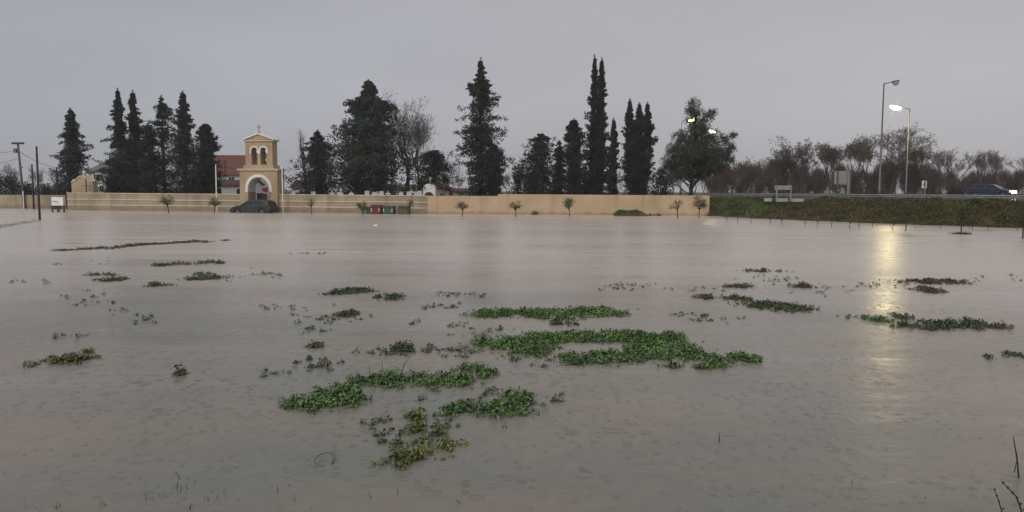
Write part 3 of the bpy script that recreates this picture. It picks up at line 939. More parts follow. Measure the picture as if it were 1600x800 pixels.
# ------------------------------------------------------------------ bell gate
GW = (GR - GL).length
gate = empty('bell_gate', (GL + GR) / 2, WALL_RZ, 'ochre arched gateway with twin bell openings, pediment and cross on top', 'gateway')
hw = GW / 2
GD = 1.55
y0 = -0.35
mb = MB(); mb.arch_panel(-hw, hw, -0.6, 4.22, [(0, 1.16, -0.6, 2.42)], y0, y0 + GD, 20); mb.build('gate_wall', M['gate_cream'], gate)
mb = MB(); mb.ring(0, 1.163, 1.46, 2.42, 2.06, y0 - 0.04, y0 + 0.10, 22); mb.build('arch_band', M['band'], gate)
# white lining of the passage
mb = MB(); mb.ring(0, 1.135, 1.158, 2.42, 2.06, y0 + 0.11, y0 + GD - 0.02, 22); mb.build('passage_lining', M['white'], gate)
mb = MB(); mb.box(-hw - .13, hw + .13, y0 - .13, y0 + GD + .13, 4.222, 4.31); mb.box(-hw - .2, hw + .2, y0 - .2, y0 + GD + .2, 4.312, 4.43); mb.build('cornice', M['trim'], gate)
tw = 1.49; ty0 = y0 + 0.22; td = 1.05
mb = MB(); mb.box(-tw - .17, tw + .17, ty0 - .17, ty0 + td + .17, 4.432, 4.79); mb.build('tower_plinth', M['gate_cream'], gate)
ops = [(-0.50, 0.335, 4.85, 6.27), (0.50, 0.335, 4.85, 6.27)]
mb = MB(); mb.arch_panel(-tw, tw, 4.792, 7.22, ops, ty0, ty0 + td, 14); mb.build('tower_wall', M['gate_cream'], gate)
for cx in (-.5, .5):
    mb = MB(); mb.ring(cx, 0.338, 0.495, 6.27, 5.98, ty0 - .035, ty0 + .05, 16); mb.build('arch_band', M['band'], gate)
    mb = MB()
    prof = [(0.02, 6.02), (0.07, 6.0), (0.11, 5.92), (0.13, 5.78), (0.155, 5.62), (0.20, 5.52), (0.215, 5.50)]
    n = 14
    vs = [(cx + r_ * math.cos(6.2832 * k / n), ty0 + .5 + r_ * math.sin(6.2832 * k / n), z) for r_, z in prof for k in range(n)]
    fs = [(i * n + k, i * n + (k + 1) % n, (i + 1) * n + (k + 1) % n, (i + 1) * n + k) for i in range(len(prof) - 1) for k in range(n)]
    mb.add(vs, fs)
    bell = mb.build('bell', M['bell'], gate, True)
    mb = MB(); mb.tube([(cx - .33, ty0 + .5, 6.08), (cx + .33, ty0 + .5, 6.08)], 0.03, 6); mb.tube([(cx, ty0 + .5, 6.0), (cx, ty0 + .5, 6.1)], .025, 6)
    mb.build('yoke', M['dark_iron'], bell)
    mb = MB(); mb.tube([(cx + .12, ty0 + .45, 5.5), (cx + .16, ty0 + .42, 5.2), (cx + .14, ty0 + .42, 4.86)], 0.018, 5); mb.tube([(cx, ty0 + .5, 5.75), (cx, ty0 + .5, 5.42)], .03, 6)
    mb.build('rope', M['dark_iron'], bell)
# pediment roof
e = 0.16
mb = MB(); mb.box(-tw - e, tw + e, ty0 - e, ty0 + td + e, 7.222, 7.32); mb.build('cornice', M['trim'], gate)
mb = MB(); mb.prism([(-tw - .02, 7.322), (tw + .02, 7.322), (0, 7.95)], ty0 - .02, ty0 + td + .02); mb.build('pediment', M['gate_cream'], gate)
mb = MB()
for s in (-1, 1):
    poly = [(s * (tw + e + .04), 7.325), (s * (tw + e + .04), 7.44), (0, 8.08), (0, 7.955)]
    mb.prism(poly if s < 0 else poly[::-1], ty0 - e - .03, ty0 + td + e + .03)
mb.build('pediment_roof', M['band'], gate)
mb = MB()
yc = ty0 + 0.1
mb.box(-.10, .10, yc - .1, yc + .1, 8.02, 8.2)
mb.box(-.045, .045, yc - .04, yc + .04, 8.201, 8.95); mb.box(-.24, -.046, yc - .038, yc + .038, 8.60, 8.70); mb.box(.046, .24, yc - .038, yc + .038, 8.60, 8.70)
mb.build('cross', M['sign_back'], gate)
# gate leaves
lf_ = MB()
lf_.box(-1.10, -0.02, y0 + GD + .10, y0 + GD + .15, -0.4, 1.95)
gl = lf_.build('gate_leaf', M['dark_iron'], gate)
lf_ = MB()
for k in range(8):
    xx = 0.10 + k * 0.13
    lf_.tube([(xx, y0 + GD + .12, -.4), (xx, y0 + GD + .12, 1.6)], .015, 5)
lf_.box(0.05, 1.12, y0 + GD + .10, y0 + GD + .14, 1.55, 1.6); lf_.box(0.05, 1.12, y0 + GD + .10, y0 + GD + .14, .4, .45)
lf_.build('gate_leaf', M['dark_iron'], gate)

# flagpoles each side of the gate
def flagpole(x, ytop, label, flag):
    p = on_wall(x) - off * 1.1
    z = ztop(p, x, ytop)
    r_ = empty('flagpole', p, 0, label, 'flagpole', 'flagpoles beside the bell gate')
    mb = MB(); mb.tube([(0, 0, -.5), (0, 0, z * .98)], [.07, .045], 10); mb.build('pole', M['white_pole'], r_, True)
    mb = MB(); mb.tube([(0, 0, z * .981), (0, 0, z * .995), (0, 0, z * 1.01)], [.02, .06, .015], 8); mb.build('finial', M['white_pole'], r_)
    if flag:
        mb = MB()
        vs, fs = [], []
        for i in range(8):
            for j in range(4):
                vs.append((.05 + .045 * j + .02 * math.sin(i * .9 + j), .05 * math.sin(j * 1.7 + i * .3), z * .93 - i * .16 + .03 * j))
        for i in range(7):
            for j in range(3):
                a = i * 4 + j; fs.append((a, a + 1, a + 5, a + 4))
        mb.add(vs, fs)
        mb.build('furled_flag', material('furled_flag_cloth', (.10, .11, .14), .8), r_)
flagpole(348, 257.5, 'thin white flagpole without a flag, left of the bell gate', False)
flagpole(450, 258.0, 'thin white flagpole with a limp dark flag, right of the bell gate', True)

# ------------------------------------------------------------------ cars
def wheel(parent, x, y, r_=0.31):
    sgn = 1 if y > 0 else -1
    mb = MB()
    n = 22
    prof = [(r_ * .62, -.09), (r_ * .92, -.10), (r_, -.07), (r_, .07), (r_ * .92, .10), (r_ * .62, .09)]
    vs = [(x + q * math.cos(6.2832 * k / n), y + t, r_ + q * math.sin(6.2832 * k / n)) for q, t in prof for k in range(n)]
    fs = [(i * n + k, i * n + (k + 1) % n, (i + 1) * n + (k + 1) % n, (i + 1) * n + k) for i in range(5) for k in range(n)]
    mb.add(vs, fs)
    wo = mb.build('wheel', M['rubber'], parent, True)
    rm = MB()
    yy = y + sgn * .075
    rm.tube([(x, yy - sgn * .03, r_), (x, yy, r_)], [r_ * .61, r_ * .58], 20)
    ro = rm.build('rim', M['rim'], wo)
    sp = MB()
    for k in range(5):
        a = 6.2832 * k / 5
        c_, s_ = math.cos(a), math.sin(a)
        sp.tube([(x + c_ * .06, yy + sgn * .01, r_ + s_ * .06), (x + c_ * r_ * .54, yy + sgn * .006, r_ + s_ * r_ * .54)], [.035, .025], 5)
    sp.build('spoke', M['plastic'], wo)
    return wo

def car(name, loc, rz, paint, label, lit, sc=1.0):
    root = empty(name, loc, rz, label, 'car')
    root.scale = (sc, sc, sc)
    # lower body with wheel arches; x forward
    def arch(cx, r_=.37, n=8):
        return [(cx + r_ * math.cos(math.pi * k / n), .30 + r_ * math.sin(math.pi * k / n)) for k in range(n + 1)]
    top = [(-2.05, .42), (-2.08, .62), (-2.0, .86), (-1.88, .96), (-0.8, .955), (0.75, .93), (1.05, .90), (1.5, .83), (1.88, .70), (2.03, .58), (2.05, .36)]
    bot = [(1.95, .24)] + [(1.62, .24)] + arch(1.24)[0:9] + [(.87, .22), (-.90, .22)] + arch(-1.27)[0:9] + [(-1.64, .25), (-1.98, .27)]
    mb = MB(); mb.prism((top + bot)[::-1], -.80, .80)
    me = mb.mesh('body', M[paint])
    bm = bmesh.new(); bm.from_mesh(me)
    bmesh.ops.recalc_face_normals(bm, faces=bm.faces)
    tops = []
    for ed in bm.edges:
        v0, v1 = ed.verts
        if abs(v0.co.y) > .79 and v0.co.y * v1.co.y > 0 and min(v0.co.z, v1.co.z) > .34 and max(v0.co.z, v1.co.z) < 1.0 and len(ed.link_faces) == 2:
            x_, z_ = (v0.co.x + v1.co.x) / 2, (v0.co.z + v1.co.z) / 2
            if not any((x_ - c_) ** 2 + (z_ - .3) ** 2 < .40 ** 2 for c_ in (1.24, -1.27)): tops.append(ed)
    bmesh.ops.bevel(bm, geom=tops, offset=.07, segments=3, affect='EDGES', profile=.6)
    bm.to_mesh(me); bm.free()
    link(bpy.data.objects.new('body', me), root)
    # cabin, tumblehome sides
    cab = [(-1.96, .94), (-1.83, 1.22), (-1.62, 1.36), (-1.30, 1.415), (-.55, 1.44), (0.05, 1.41), (0.32, 1.345), (1.02, .91)]
    def wy(z): return .765 - .19 * max(0, (z - .93)) / .5
    mb = MB()
    n = len(cab)
    vs = [(x, -wy(z), z) for x, z in cab] + [(x, wy(z), z) for x, z in cab]
    fs = [tuple(range(n - 1, -1, -1)), tuple(range(n, 2 * n))] + [(i, (i + 1) % n, (i + 1) % n + n, i + n) for i in range(n - 1)]
    mb.add(vs, fs)
    me = mb.mesh('cabin', M[paint])
    bevelled(me, .035, 2, 25)
    link(bpy.data.objects.new('cabin', me), root)
    def side_glass(pts, nm):
        for s in (-1, 1):
            g = MB()
            o = [(x, s * (wy(z) + .006), z) for x, z in pts]
            g.add(o, [tuple(range(len(o)))])
            g.build(nm, M['glass'], root)
    side_glass([(-.36, .985), (.72, .985), (.22, 1.30), (-.36, 1.36)], 'front_window')
    side_glass([(-1.28, .995), (-.46, .985), (-.46, 1.36), (-1.22, 1.34)], 'rear_window')
    side_glass([(-1.72, 1.03), (-1.36, 1.0), (-1.32, 1.31), (-1.54, 1.25)], 'quarter_window')
    def across(x0, z0, x1, z1, nm, o=.008):
        g = MB()
        d = Vector((x1 - x0, 0, z1 - z0)).normalized(); nn = Vector((d.z, 0, -d.x)) * o
        if x0 < -1: nn = -nn
        a, b = .93, .90
        p = [Vector((x0, -wy(z0) * a, z0)), Vector((x0, wy(z0) * a, z0)), Vector((x1, wy(z1) * b, z1)), Vector((x1, -wy(z1) * b, z1))]
        g.add([q + nn for q in p], [(0, 1, 2, 3)])
        g.build(nm, M['glass'], root)
    across(.95, .955, .36, 1.315, 'windscreen')
    across(-1.93, 1.0, -1.84, 1.20, 'rear_screen')
    for x in (1.24, -1.27):
        for y in (-.70, .70):
            wheel(root, x, y)
    for s in (-1, 1):
        h = MB(); h.box(1.78, 2.06, s * .56 - .22, s * .56 + .22, .46, .72, top=.9)
        h.build('headlight', M['headlight'] if lit else M['off_lens'], root)
        h = MB(); h.box(-2.085, -1.98, s * .62 - .12, s * .62 + .12, .70, .88); h.build('tail_light', M['red_paint'], root)
        h = MB(); h.box(.52, .66, s * .86 - .09, s * .86 + .09, .95, 1.07, top=.8); h.build('wing_mirror', M[paint], root)
        h = MB(); h.box(-.62, -.46, s * .812 - .012, s * .812 + .012, .80, .83); h.build('door_handle', M['plastic'], root)
        h = MB(); h.box(-1.28, -1.12, s * .812 - .012, s * .812 + .012, .80, .83); h.build('door_handle', M['plastic'], root)
        for xx in (-.42, .62):
            h = MB(); h.box(xx - .006, xx + .006, s * .803 - .004, s * .803 + .004, .30, .90)
            h.build('door_seam', M['plastic'], root)
    h = MB(); h.box(1.90, 2.10, -.74, .74, .30, .44); h.build('front_bumper', M['plastic'], root)
    h = MB(); h.box(-2.14, -1.95, -.74, .74, .34, .52); h.build('rear_bumper', M['plastic'], root)
    h = MB(); h.box(1.97, 2.055, -.36, .36, .50, .62); h.build('grille', M['plastic'], root)
    h = MB(); h.box(-.88, .86, -.815, .815, .20, .30); h.build('sill', M['plastic'], root)
    if lit:
        for s in (-1, 1):
            h = MB(); h.box(1.76, 1.90, s * .77 - .03, s * .77 + .03, .54, .64); h.build('side_lamp', M['amber'], root)
    return root
pc = D(397, 331, (on_wall(397) - off * 2.0).y); pc.z = -0.24
car('parked_car', pc, WALL_RZ + math.pi + math.radians(-4), 'car_green', 'dark green hatchback standing in the flood in front of the arched gateway', False, 1.08)
pc = D(1549, 305, 76); pc.z = ROAD_Z + .12
car('moving_car', pc, math.radians(-47), 'car_blue', 'dark blue car with lit headlights on the raised road', True, .94)

# ------------------------------------------------------------------ street lamps
def street_lamp(x, ytop, Y, xtip, ytip, lens, label, power=0, col=(1, .85, .5), size=(.75, .34)):
    b = D(x, 305, Y); b.z = ROAD_Z
    H = D(x, ytop, Y).z - ROAD_Z
    tip = D(xtip, ytip, Y)
    r_ = empty('street_lamp', b, 0, label, 'street lamp', 'tall street lamps along the road')
    dx = tip.x - b.x; dz = tip.z - b.z
    s = 1 if dx > 0 else -1
    mb = MB(); mb.tube([(0, 0, 0), (0, 0, .9), (0, 0, .95), (0, 0, H)], [.13, .13, .10, .055], 10); mb.build('pole', M['lamp_steel'], r_, True)
    mb = MB(); mb.box(-.2, .2, -.2, .2, -.05, .06); mb.build('base_plate', M['lamp_steel'], r_)
    ex = dx - s * size[0] * .8
    mb = MB(); mb.tube([(0, 0, H - .04), (ex, 0, H - .04 + (dz - H) * ex / dx)], [.045, .035], 8); mb.build('arm', M['lamp_steel'], r_, True)
    sl = (dz - H) / dx
    T = Matrix.Translation((ex + s * size[0] * .42, 0, H + (dz - H) * ex / dx)) @ Matrix.Rotation(-math.atan(sl), 4, 'Y')
    hd = MB(); hd.box(-size[0] / 2, size[0] / 2, -size[1] / 2, size[1] / 2, 0.0, .13, T, top=.75); ho = hd.build('lamp_head', M['lamp_steel'], r_)
    ln = MB()
    n = 12; prof = [(1, -.002), (.95, -.10), (.78, -.24), (.45, -.34), (.05, -.37)]
    vs = [T @ Vector((size[0] * .46 * q * math.cos(6.2832 * k / n), size[1] * .46 * q * math.sin(6.2832 * k / n), z)) for q, z in prof for k in range(n)]
    fs = [(i * n + (k + 1) % n, i * n + k, (i + 1) * n + k, (i + 1) * n + (k + 1) % n) for i in range(len(prof) - 1) for k in range(n)]
    fs.append(tuple(4 * n + k for k in range(n)))
    ln.add(vs, fs); ln.build('lens', M[lens], ho, True)
    if power:
        ld = bpy.data.lights.new('lamp_bulb', 'POINT')
        ld.energy = power; ld.color = col; ld.shadow_soft_size = 0.35
        lo = link(bpy.data.objects.new('lamp_bulb', ld), r_)
        c = T @ Vector((0, 0, -.80)); lo.location = c
    return r_
street_lamp(1373.5, 130, 75.6, 1404, 126, 'off_lens', 'tallest grey street lamp, unlit, its arm reaching right')
street_lamp(1415, 170, 99, 1392, 163.5, 'lit_white', 'brightly lit street lamp above the bank, its arm reaching left', 950, (1, .80, .34), (1.6, 1.1))
street_lamp(1063, 189, 116, 1088, 181, 'lit_yellow', 'street lamp glowing yellow behind the pine crown, its arm reaching right', 620, (1, .75, .25), (1.5, .8))
street_lamp(1127, 208, 142, 1109, 202, 'lit_white', 'far lit street lamp right of the pine trunk, its arm reaching left', 170, (1, .83, .45), (1.3, .75))

# pale blocks added for puddles gleaming with sky, on the grass-free crest
for x0, x1, lab in ((1194.5, 1206, 'short pale block shaped as a puddle glint on the bank crest, leftmost of three'), (1212.5, 1231, 'pale block shaped as a puddle glint on the bank crest below the low sign, middle of three'), (1237.5, 1255, 'pale block shaped as a puddle glint on the bank crest, rightmost of three')):
    Yk = lerp_line(crest, bank_u((x0 + x1) / 2)).y - 0.25
    a, b = D(x0, 310, Yk), D(x1, 310, Yk)
    q = MB(); hl = (b.x - a.x) / 2
    q.box(-hl, hl, -.14, .14, -.25, .055)
    me = q.mesh('puddle_glint', M['sign_back']); bevelled(me, .02, 1)
    o = link(bpy.data.objects.new('puddle_glint', me)); o.location = ((a.x + b.x) / 2, Yk, ROAD_Z - .03); o.rotation_euler.z = math.radians(-18)
    tag(o, lab, 'kerb stone', 'pale blocks shaped as puddle glints on the bank crest')

# ------------------------------------------------------------------ guardrail, road signs
gr = empty('guardrail', crest[0] + Vector((1.2, 1.5, ROAD_Z)), 0, 'long grey steel crash barrier along the top of the bank', 'crash barrier')
o0 = gr.location.copy()
line = []
for i in range(len(crest) - 1):
    a, b = crest[i], crest[i + 1]
    d = (b - a).normalized(); n = Vector((-d.y, d.x, 0))
    line.append(a + n * 1.5)
line[0] = o0.copy()
mb = MB()
prof = [(-.00, .15), (-.05, .19), (-.05, .25), (.0, .28), (.0, .31), (-.05, .34), (-.05, .40), (.0, .44)]
vs, fs = [], []
for i, p in enumerate(line):
    d = (line[min(i + 1, len(line) - 1)] - line[max(i - 1, 0)]).normalized(); n = Vector((-d.y, d.x, 0))
    for off_, z in prof:
        q = p + n * off_ - o0
        vs.append((q.x, q.y, z))
m_ = len(prof)
for i in range(len(line) - 1):
    for j in range(m_ - 1):
        a = i * m_ + j
        fs.append((a, a + m_, a + m_ + 1, a + 1))
mb.add(vs, fs)
mb.build('rail', M['zinc'], gr)
pm = None
acc = 0
for i in range(len(line) - 1):
    a, b = line[i], line[i + 1]
    L = (b - a).length; k = 0
    while acc < L:
        p = a.lerp(b, acc / L) - o0
        if pm is None:
            q = MB(); q.box(-.05, .05, .06, .16, -.1, .42); pm = q.mesh('post', M['zinc'])
        po = bpy.data.objects.new('post', pm); po.location = (p.x, p.y, 0)
        po.rotation_euler.z = math.atan2((b - a).y, (b - a).x)
        link(po, gr)
        acc += 3.0
    acc -= L

def along_bank(x):
    return math.atan2((crest[5] - crest[2]).y, (crest[5] - crest[2]).x)

def board_sign(x0, x1, y0_, y1_, Y, posts, label, ribs, mat='sign_back'):
    a, b = D(x0, y1_, Y), D(x1, y0_, Y)
    W_, H_ = b.x - a.x, b.z - a.z
    r_ = empty('road_sign', (a.x + W_ / 2, Y, ROAD_Z), 0, label, 'road sign')
    zb = a.z - ROAD_Z
    q = MB(); q.box(-W_ / 2, W_ / 2, -.02, .02, zb, zb + H_); bevelled_me = q.build('board', M[mat], r_)
    for k in range(ribs):
        z = zb + H_ * (k + .5) / ribs
        q = MB(); q.box(-W_ / 2 + .02, W_ / 2 - .02, -.055, -.021, z - .025, z + .025); q.build('rib', M['zinc'], r_)
    for px, w_, dark in posts:
        xx = D(px, 300, Y).x - r_.location.x
        q = MB(); q.box(xx - w_, xx + w_, -.13, -.057, -.2, zb + H_ * .98); q.build('post', M['lamp_steel' if dark else 'zinc'], r_)
    return r_
board_sign(1210.5, 1237.5, 290, 296.5, 66, [(1213, .05, False), (1235, .05, False)], 'low wide grey road sign board on two posts', 1)
board_sign(1303, 1328.5, 267.5, 288, 68, [(1307.5, .05, True), (1324.3, .09, False), (1327, .05, True)], 'large ribbed back of a direction sign standing on the bank', 5)
sg = board_sign(1440.3, 1448, 282.5, 294, 70, [(1444, .05, False)], 'small white rectangular sign with a dark figure, on the bank', 0, 'white_paint')
a = D(1444.5, 288.5, 70)
q = MB()
zz = a.z - ROAD_Z
q.box(-.06, .07, -.026, -.0205, zz - .22, zz + .10); q.tube([(0, -.0205, zz + .19), (0, -.026, zz + .19)], .075, 10); q.box(-.11, -.062, -.026, -.0205, zz - .05, zz + .06)
q.build('pictogram', M['black_paint'], sg)

# ------------------------------------------------------------------ bins
def bin_(x0, x1, yt, mat, label, front=1.6, depth=1.0, marks=None):
    xc = (x0 + x1) / 2
    p = on_wall(xc) - off * front
    W_ = (x1 - x0) * PX(p.y)
    H_ = ztop(p, xc, yt)
    r_ = empty('waste_bin', p, WALL_RZ + random.uniform(-.05, .05), label, 'bin', 'waste bins in a row along the cemetery wall')
    hb = H_ * .80
    q = MB(); q.box(-W_ * .43, W_ * .43, -depth * .40, depth * .40, -.25, hb)
    for i_ in range(4, 8):
        x, y, z = q.v[i_]; q.v[i_] = (x * 1.12, y * 1.12, z)
    me = q.mesh('body', M[mat]); bevelled(me, .03, 2); link(bpy.data.objects.new('body', me), r_)
    q = MB()
    poly = [(-depth * .5, hb + .002), (depth * .5, hb + .002), (depth * .46, hb + .06), (depth * .2, H_ - .02), (-depth * .1, H_), (-depth * .40, hb + .09)]
    Mx = Matrix.Rotation(math.pi / 2, 4, 'Z')
    q.prism([(y, z) for y, z in poly], -W_ * .5, W_ * .5, Mx)
    me = q.mesh('lid', M[mat]); bevelled(me, .02, 1); link(bpy.data.objects.new('lid', me), r_)
    q = MB(); q.box(-W_ * .505, W_ * .505, -depth * .52, -depth * .46, hb - .07, hb - .002); q.build('rim', M['plastic'], r_)
    for s in (-1, 1):
        q = MB(); q.tube([(s * W_ * .48, -.12, hb - .16), (s * (W_ * .48 + .07), -.12, hb - .16), (s * (W_ * .48 + .07), .12, hb - .16), (s * W_ * .48, .12, hb - .16)], .018, 6); q.build('handle', M['zinc'], r_)
    if marks:
        for s in (-1, 1):
            q = MB(); q.box(s * W_ * .36 - .045, s * W_ * .36 + .045, -depth * .455, -depth * .452, hb * .35, hb * .78); q.build('reflective_tape', M['bin_mark'], r_)
    return r_
bin_(574, 585, 322.6, 'bin_teal', 'small faded green wheelie bin, leftmost in the row', 1.5, .7)
bin_(585.5, 591, 323.2, 'bin_grey', 'narrow dark grey bin squeezed beside the red container', 1.6, .6)
bin_(590.5, 607.5, 319.6, 'bin_red', 'dull red waste container between grey bin and green container', 1.9, 1.0, True)
bin_(608, 626.5, 321.0, 'bin_green', 'dark green waste container with pale tape, right of the red one', 1.7, 1.0, True)
bin_(631, 648, 321.0, 'bin_brown', 'olive brown waste container standing alone at the right end of the row', 1.6, 1.0)

# ------------------------------------------------------------------ saplings
def sapling(x, ytop, ybase, hwp, mat, label, seed, n=420, trunk_f=.42, bush=False):
    p = G(x, ybase)
    H = D(x, ytop, p.y).z
    r_ = empty('sapling', p, 0, label, 'sapling', 'young trees planted along the cemetery wall')
    hw_ = hwp * PX(p.y)
    rr = random.Random(seed); r = np.random.default_rng(seed)
    st = MB()
    z0 = H * trunk_f
    ln_ = rr.uniform(-.14, .14)
    st.tube([(-ln_, 0, -.4), (-ln_ * .4 + .03, .0, z0 * .6), (0, 0, z0)], [.05, .04, .035], 6)
    cl = []
    for k in range(11):
        a = rr.uniform(0, 6.28); q = rr.uniform(.25, 1)
        t = Vector((math.cos(a) * hw_ * q * .8, math.sin(a) * hw_ * q * .8, z0 + (H - z0) * rr.uniform(.25, .95) * (1 - .3 * q * q)))
        st.tube([(0, 0, z0 * rr.uniform(.75, 1)), (t.x * .45, t.y * .45, z0 + (t.z - z0) * .55), t], [.024, .016, .007], 4)
        cl.append(t)
    st.build('trunk', M['bark'], r_)
    P = np.repeat(np.array([tuple(c) for c in cl]), max(1, n // len(cl)), axis=0)
    P = P + r.normal(0, 1, P.shape) * np.array([hw_ * .24, hw_ * .24, (H - z0) * .12])
    np_obj('crown', leaf_quads(P, .13, .07, r), 4, M[mat], r_)
sapling(262, 303, 333, 11, 'sap_green', 'small yellow-green sapling before the moulded wall below the dark conifers', 1, 520)
sapling(336, 308, 333, 10, 'sap_brown', 'small brownish sapling beside the left flagpole', 2, 480)
sapling(486, 309, 334.5, 7, 'sap_brown', 'spindly nearly bare sapling right of the right flagpole', 3, 110)
sapling(566, 315, 335.5, 9, 'sap_green', 'dense low sapling just left of the bins', 4, 600, .3)
sapling(640, 312, 336, 8, 'sap_brown', 'thin brownish sapling in front of the olive brown container', 5, 160, .5)
sapling(723, 315, 338, 11, 'sap_brown', 'brownish flat-topped sapling before the low plain wall', 6, 420)
sapling(805, 313, 339, 12, 'sap_brown', 'pale brown forked sapling left of the small round bush', 7, 420)
sapling(889, 310, 338.5, 12, 'sap_green', 'rounded green sapling right of the small round bush', 8, 640)
sapling(1058, 313, 341.5, 11, 'sap_brown', 'nearly bare pale brown sapling right of the earth mound', 9, 230, .5)
sapling(1092, 307.5, 340.5, 13, 'sap_green', 'full rounded green sapling at the right end of the plain wall', 10, 800)
p = G(835.5, 335.5)
bush = empty('small_bush', p, 0, 'tiny round brown bush in the water between two saplings', 'bush')
r = np.random.default_rng(31)
P = r.normal(0, 1, (360, 3)) * np.array([.14, .14, .12]); P[:, 2] = np.abs(P[:, 2]) * 1.3 + .02
np_obj('crown', leaf_quads(P, .11, .06, r), 4, M['sap_brown'], bush)
q = MB()
for k in range(6): q.tube([(0, 0, -.2), (random.uniform(-.2, .2), random.uniform(-.2, .2), .25)], .012, 4)
q.build('stem', M['bark'], bush)

# earth mound with grass against the plain wall, and its clods
mc = G(985, 337.5)
mound = empty('earth_mound', mc, 0, 'low earth mound overgrown with grass against the plain wall', 'mound')
mb = MB(); vs, fs = [], []
A_, B_ = 24, 8
def mound_z(a, b):
    return (math.sin(math.pi * a) ** .8) * (1 - b ** 2) * .62 * (1 + .35 * math.sin(a * 9 + 1) * (1 - b)) * (1.25 - .6 * a)
for i in range(A_ + 1):
    for j in range(-B_, B_ + 1):
        a, b = i / A_, j / B_
        vs.append(((a - .45) * 3.6, b * .62, -.12 + mound_z(a, abs(b)) * 1.1 + random.uniform(-.02, .02)))
for i in range(A_):
    for j in range(2 * B_):
        k = i * (2 * B_ + 1) + j
        fs.append((k, k + 2 * B_ + 1, k + 2 * B_ + 2, k + 1))
mb.add(vs, fs); mb.build('earth', M['soil'], mound, True)
gp = [(v[0], v[1], v[2]) for v in vs if v[2] > .06 and v[0] < .7]
gl_ = [p for p in gp if p[0] < random.gauss(-.2, .5)]; gr_ = [p for p in gp if p[0] > random.gauss(-.3, .6)]
go = np_obj('grass', blades(gl_, 10, .22, .016, 5, 1.2), 3, M['green_grass'], mound); go["kind"] = 'stuff'
go = np_obj('dry_grass', blades(gr_, 9, .20, .016, 6, 1.4), 3, M['dry_grass'], mound); go["kind"] = 'stuff'
r = np.random.default_rng(8); P = np.repeat(np.array(gp)[r.random(len(gp)) < .35], 12, axis=0); P = P + r.normal(0, 1, P.shape) * np.array([.09, .09, .05]) + np.array([0, 0, .08])
go = np_obj('weeds', leaf_quads(P, .12, .07, r), 4, M['bank_weed'], mound); go["kind"] = 'stuff'
for k, (x, s) in enumerate(((1016, .16), (1022, .13), (1028, .18), (1032, .12))):
    p = G(x, 337.3)
    mb = MB(); rr = random.Random(k)
    bm = bmesh.new(); bmesh.ops.create_icosphere(bm, subdivisions=2, radius=s)
    for v in bm.verts: v.co *= rr.uniform(.75, 1.15); v.co.z *= .9
    me = bpy.data.meshes.new('earth_clod'); bm.to_mesh(me); bm.free(); me.materials.append(M['soil'])
    o = link(bpy.data.objects.new('earth_clod', me)); o.location = p + Vector((0, 0, s * .45))
    tag(o, 'dark clod of earth beside the right end of the grassy mound', 'clod', 'clods of earth beside the mound')

# ------------------------------------------------------------------ buildings behind the wall
def roof_tiles(parent, x0, x1, ye, zeave, yr, zr, mat, rows=10, t=.05):
    """overlapping courses climbing from the eave line (ye, zeave) to the ridge (yr, zr)"""
    q = MB()
    for k in range(rows):
        f0, f1 = k / rows, (k + 1.15) / rows
        f1 = min(f1, 1)
        ya, za = ye + (yr - ye) * f0, zeave + (zr - zeave) * f0
        yb, zb = ye + (yr - ye) * f1, zeave + (zr - zeave) * f1
        q.add([(x0, ya, za + t), (x1, ya, za + t), (x1, yb, zb + t * .25), (x0, yb, zb + t * .25), (x0, ya, za), (x1, ya, za)],
              [(0, 1, 2, 3) if ye < yr else (3, 2, 1, 0), (0, 4, 5, 1)])
    o = q.build('roof', M[mat], parent)
    return o

